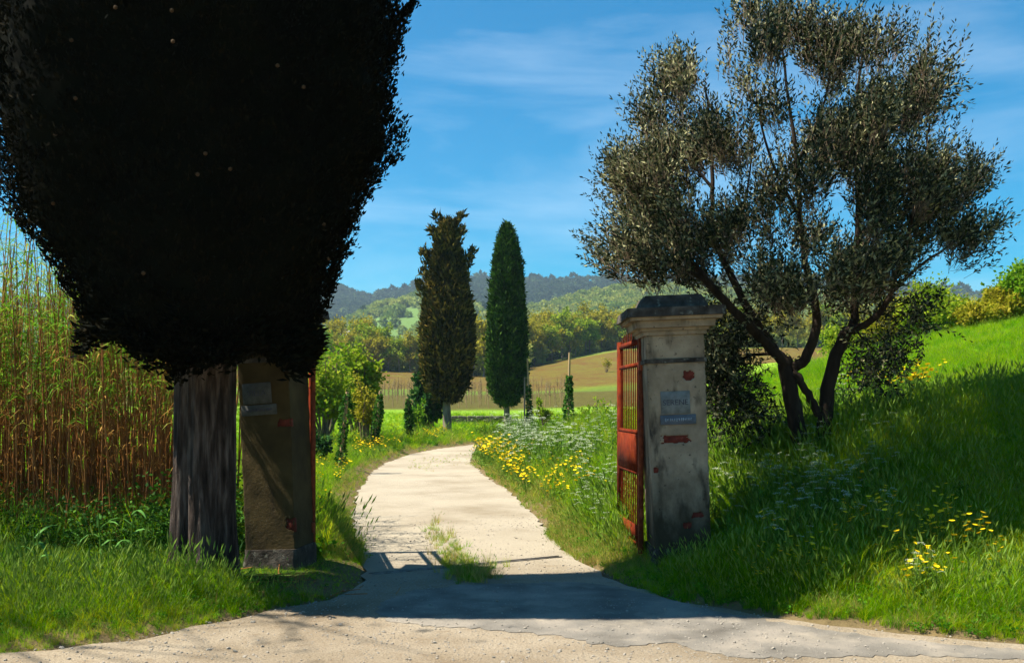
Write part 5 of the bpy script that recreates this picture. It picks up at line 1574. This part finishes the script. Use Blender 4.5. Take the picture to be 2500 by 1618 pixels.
def build_flowers():
    rng = np.random.default_rng(37)
    G = {'wl': ('white', 'white umbel flowers massed on the lane bank behind the yellow ones', 'white flowers on the lane bank'),
         'yl': ('yellow', 'yellow flowers massed along the right edge of the lane bend', 'yellow flowers on the lane bank'),
         'wo': ('white', 'white umbel flower in the grass around the olive tree and pale pillar', 'white flowers near the olive tree'),
         'yo': ('yellow', 'yellow flower in the tall grass on the bank below the olive tree', 'yellow flowers near the olive tree'),
         'yg': ('yellow', 'yellow flower at the foot of the ivy posts on the left verge', 'yellow flowers by the ivy posts'),
         'yc': ('yellow', 'yellow flower under the brownish cypress', 'yellow flowers under the cypress')}
    def put(key, px, py, sx, sy, n, s0, s1, off=22):
        kind, lab, grp = G[key]
        for k in range(n):
            p = hit(rng.normal(px, sx), rng.normal(py, sy) + off)
            if poly_sd(p[:1], p[1:2], ROAD)[0] < 0.12 or p[1] > 60: continue
            flower(kind, p[0], p[1], rng.uniform(s0, s1), lab, grp, rng)
    put('yl', 1340, 1030, 20, 14, 60, 0.9, 1.5); put('yl', 1365, 1060, 28, 16, 70, 0.8, 1.3); put('yl', 1385, 1090, 26, 14, 40, 0.7, 1.1); put('yl', 1500, 1075, 35, 20, 16, 0.8, 1.1); put('yl', 1430, 1100, 40, 18, 16, 0.6, 1.0)
    put('wl', 1400, 990, 30, 12, 50, 1.2, 1.9); put('wl', 1430, 1025, 34, 20, 66, 1.0, 1.6); put('wl', 1500, 1020, 50, 24, 46, 0.9, 1.3); put('wl', 1545, 1110, 26, 34, 20, 0.7, 1.0); put('wl', 1570, 1000, 16, 30, 10, 0.9, 1.2)
    put('wo', 1905, 1090, 45, 50, 40, 0.7, 1.0, 40); put('wo', 1960, 1130, 40, 35, 14, 0.7, 0.95, 40); put('wo', 2080, 1110, 50, 50, 8, 0.7, 0.95, 40); put('wo', 1790, 1100, 22, 55, 10, 0.7, 1.0, 40); put('wo', 2130, 1255, 20, 10, 4, 0.6, 0.8, 50); put('wo', 2010, 950, 60, 12, 10, 0.8, 1.1, 25)
    put('yo', 2150, 1180, 60, 45, 22, 0.6, 0.9, 45); put('yo', 2080, 915, 70, 12, 22, 0.9, 1.2, 22); put('yo', 1890, 1240, 50, 16, 14, 0.5, 0.8, 35); put('yo', 2200, 1170, 30, 30, 8, 0.6, 0.9, 45); put('yo', 1980, 1130, 60, 40, 12, 0.6, 0.9, 40)
    put('yg', 1135, 1020, 22, 8, 26, 0.8, 1.2, 14); put('yg', 1100, 1065, 30, 10, 16, 0.6, 0.9, 10); put('yg', 1040, 1140, 14, 10, 3, 0.6, 0.8, 10)
    put('yc', 1255, 1003, 16, 3, 18, 0.8, 1.3, 8)
build_flowers()

# tall pale grass stalks in the near left verge and lower right corner are part of the grass above;
# fallen twigs and cane litter on the bare earth round the trunk
def litter():
    rng = np.random.default_rng(43)
    parts = []
    for k in range(90):
        x = rng.normal(-2.35, 0.45); y = rng.normal(8.75, 0.22); a = rng.uniform(0, 6.28); L = rng.uniform(0.06, 0.28); z = max(hz(x, y), 0.0) + 0.015
        parts.append((np.array([[x, y, z], [x + math.cos(a) * L, y + math.sin(a) * L, z + rng.uniform(0, 0.05)]]), [0.005, 0.003], 4))
    o = obj('twig_litter', mesh_from('twig_litter', tubes_parts(parts)), M['reed_stem'])
    tag(o, 'dry twigs littering the bare earth round the cypress trunk', 'twigs', kind='stuff')
litter()

# young broad-leaved reed shoots standing up out of the left verge
def reed_shoots():
    for (px, py, hgt, sd, lab) in [(642, 1262, 0.62, 81, 'young reed shoot with a level leaf in front of the thicket'),
                                   (694, 1266, 0.68, 82, 'young reed shoot with arching leaves beside the huge trunk'),
                                   (520, 1280, 0.50, 83, 'short bluish reed shoot at the outer end of the verge')]:
        rng = np.random.default_rng(sd)
        p = hit(px, py); X, Y = p[0], p[1]
        root = thing('reed_shoot', lab, 'reed', (X, Y, hz(X, Y) - 0.02), rng.uniform(0, 6.28))
        pts = np.array([[0, 0, 0], [0.01, 0, hgt * 0.5], [0.03, 0.01, hgt]])
        obj('stem', mesh_from('stem', tubes_parts([(pts, [0.010, 0.008, 0.004], 6)]), True), M['stem_g'], root)
        for k in range(6):
            a = k * 2.4 + rng.uniform(-0.4, 0.4); z0 = hgt * (0.25 + 0.13 * k); L = rng.uniform(0.22, 0.36); dr = rng.uniform(0.5, 1.3); W = rng.uniform(0.022, 0.036)
            out = np.array([math.cos(a), math.sin(a), 0]); sdv = np.array([-math.sin(a), math.cos(a), 0.2])
            V = []
            for t, wf in ((0, 0.5), (0.25, 1.0), (0.5, 1.0), (0.75, 0.7), (1.0, 0.03)):
                c = np.array([0.015, 0, z0]) + out * L * t * 0.85 + np.array([0, 0, 1.0]) * L * (0.8 * t - dr * t * t)
                V += [c - sdv * W * wf / 2, c + sdv * W * wf / 2]
            F = np.array([[2 * q, 2 * q + 1, 2 * q + 3, 2 * q + 2] for q in range(4)])
            obj('leaf', mesh_from('leaf', [(np.array(V), F)], True), M['shoot'], root)
M['shoot'] = foliage('young_reed_leaves', (0.06, 0.19, 0.035), (0.12, 0.28, 0.06), None, 0.35, 0.5, 2)
reed_shoots()

# ------------------------------------------------------------------ air
def haze():
    V, F = box(0, 1100, -6, 5600, 2900, 246)
    me = mesh_from('haze', [(V, F)])
    m, nt, out = new_mat('valley_haze')
    v = nt.nodes.new('ShaderNodeVolumePrincipled')
    v.inputs['Color'].default_value = (0.62, 0.84, 1.0, 1)
    v.inputs['Density'].default_value = 0.00018
    v.inputs['Anisotropy'].default_value = 0.3
    nt.links.new(v.outputs['Volume'], out.inputs['Volume'])
    o = obj('haze', me, m)
    tag(o, 'thin blue haze over the valley', 'haze', kind='stuff')
haze()
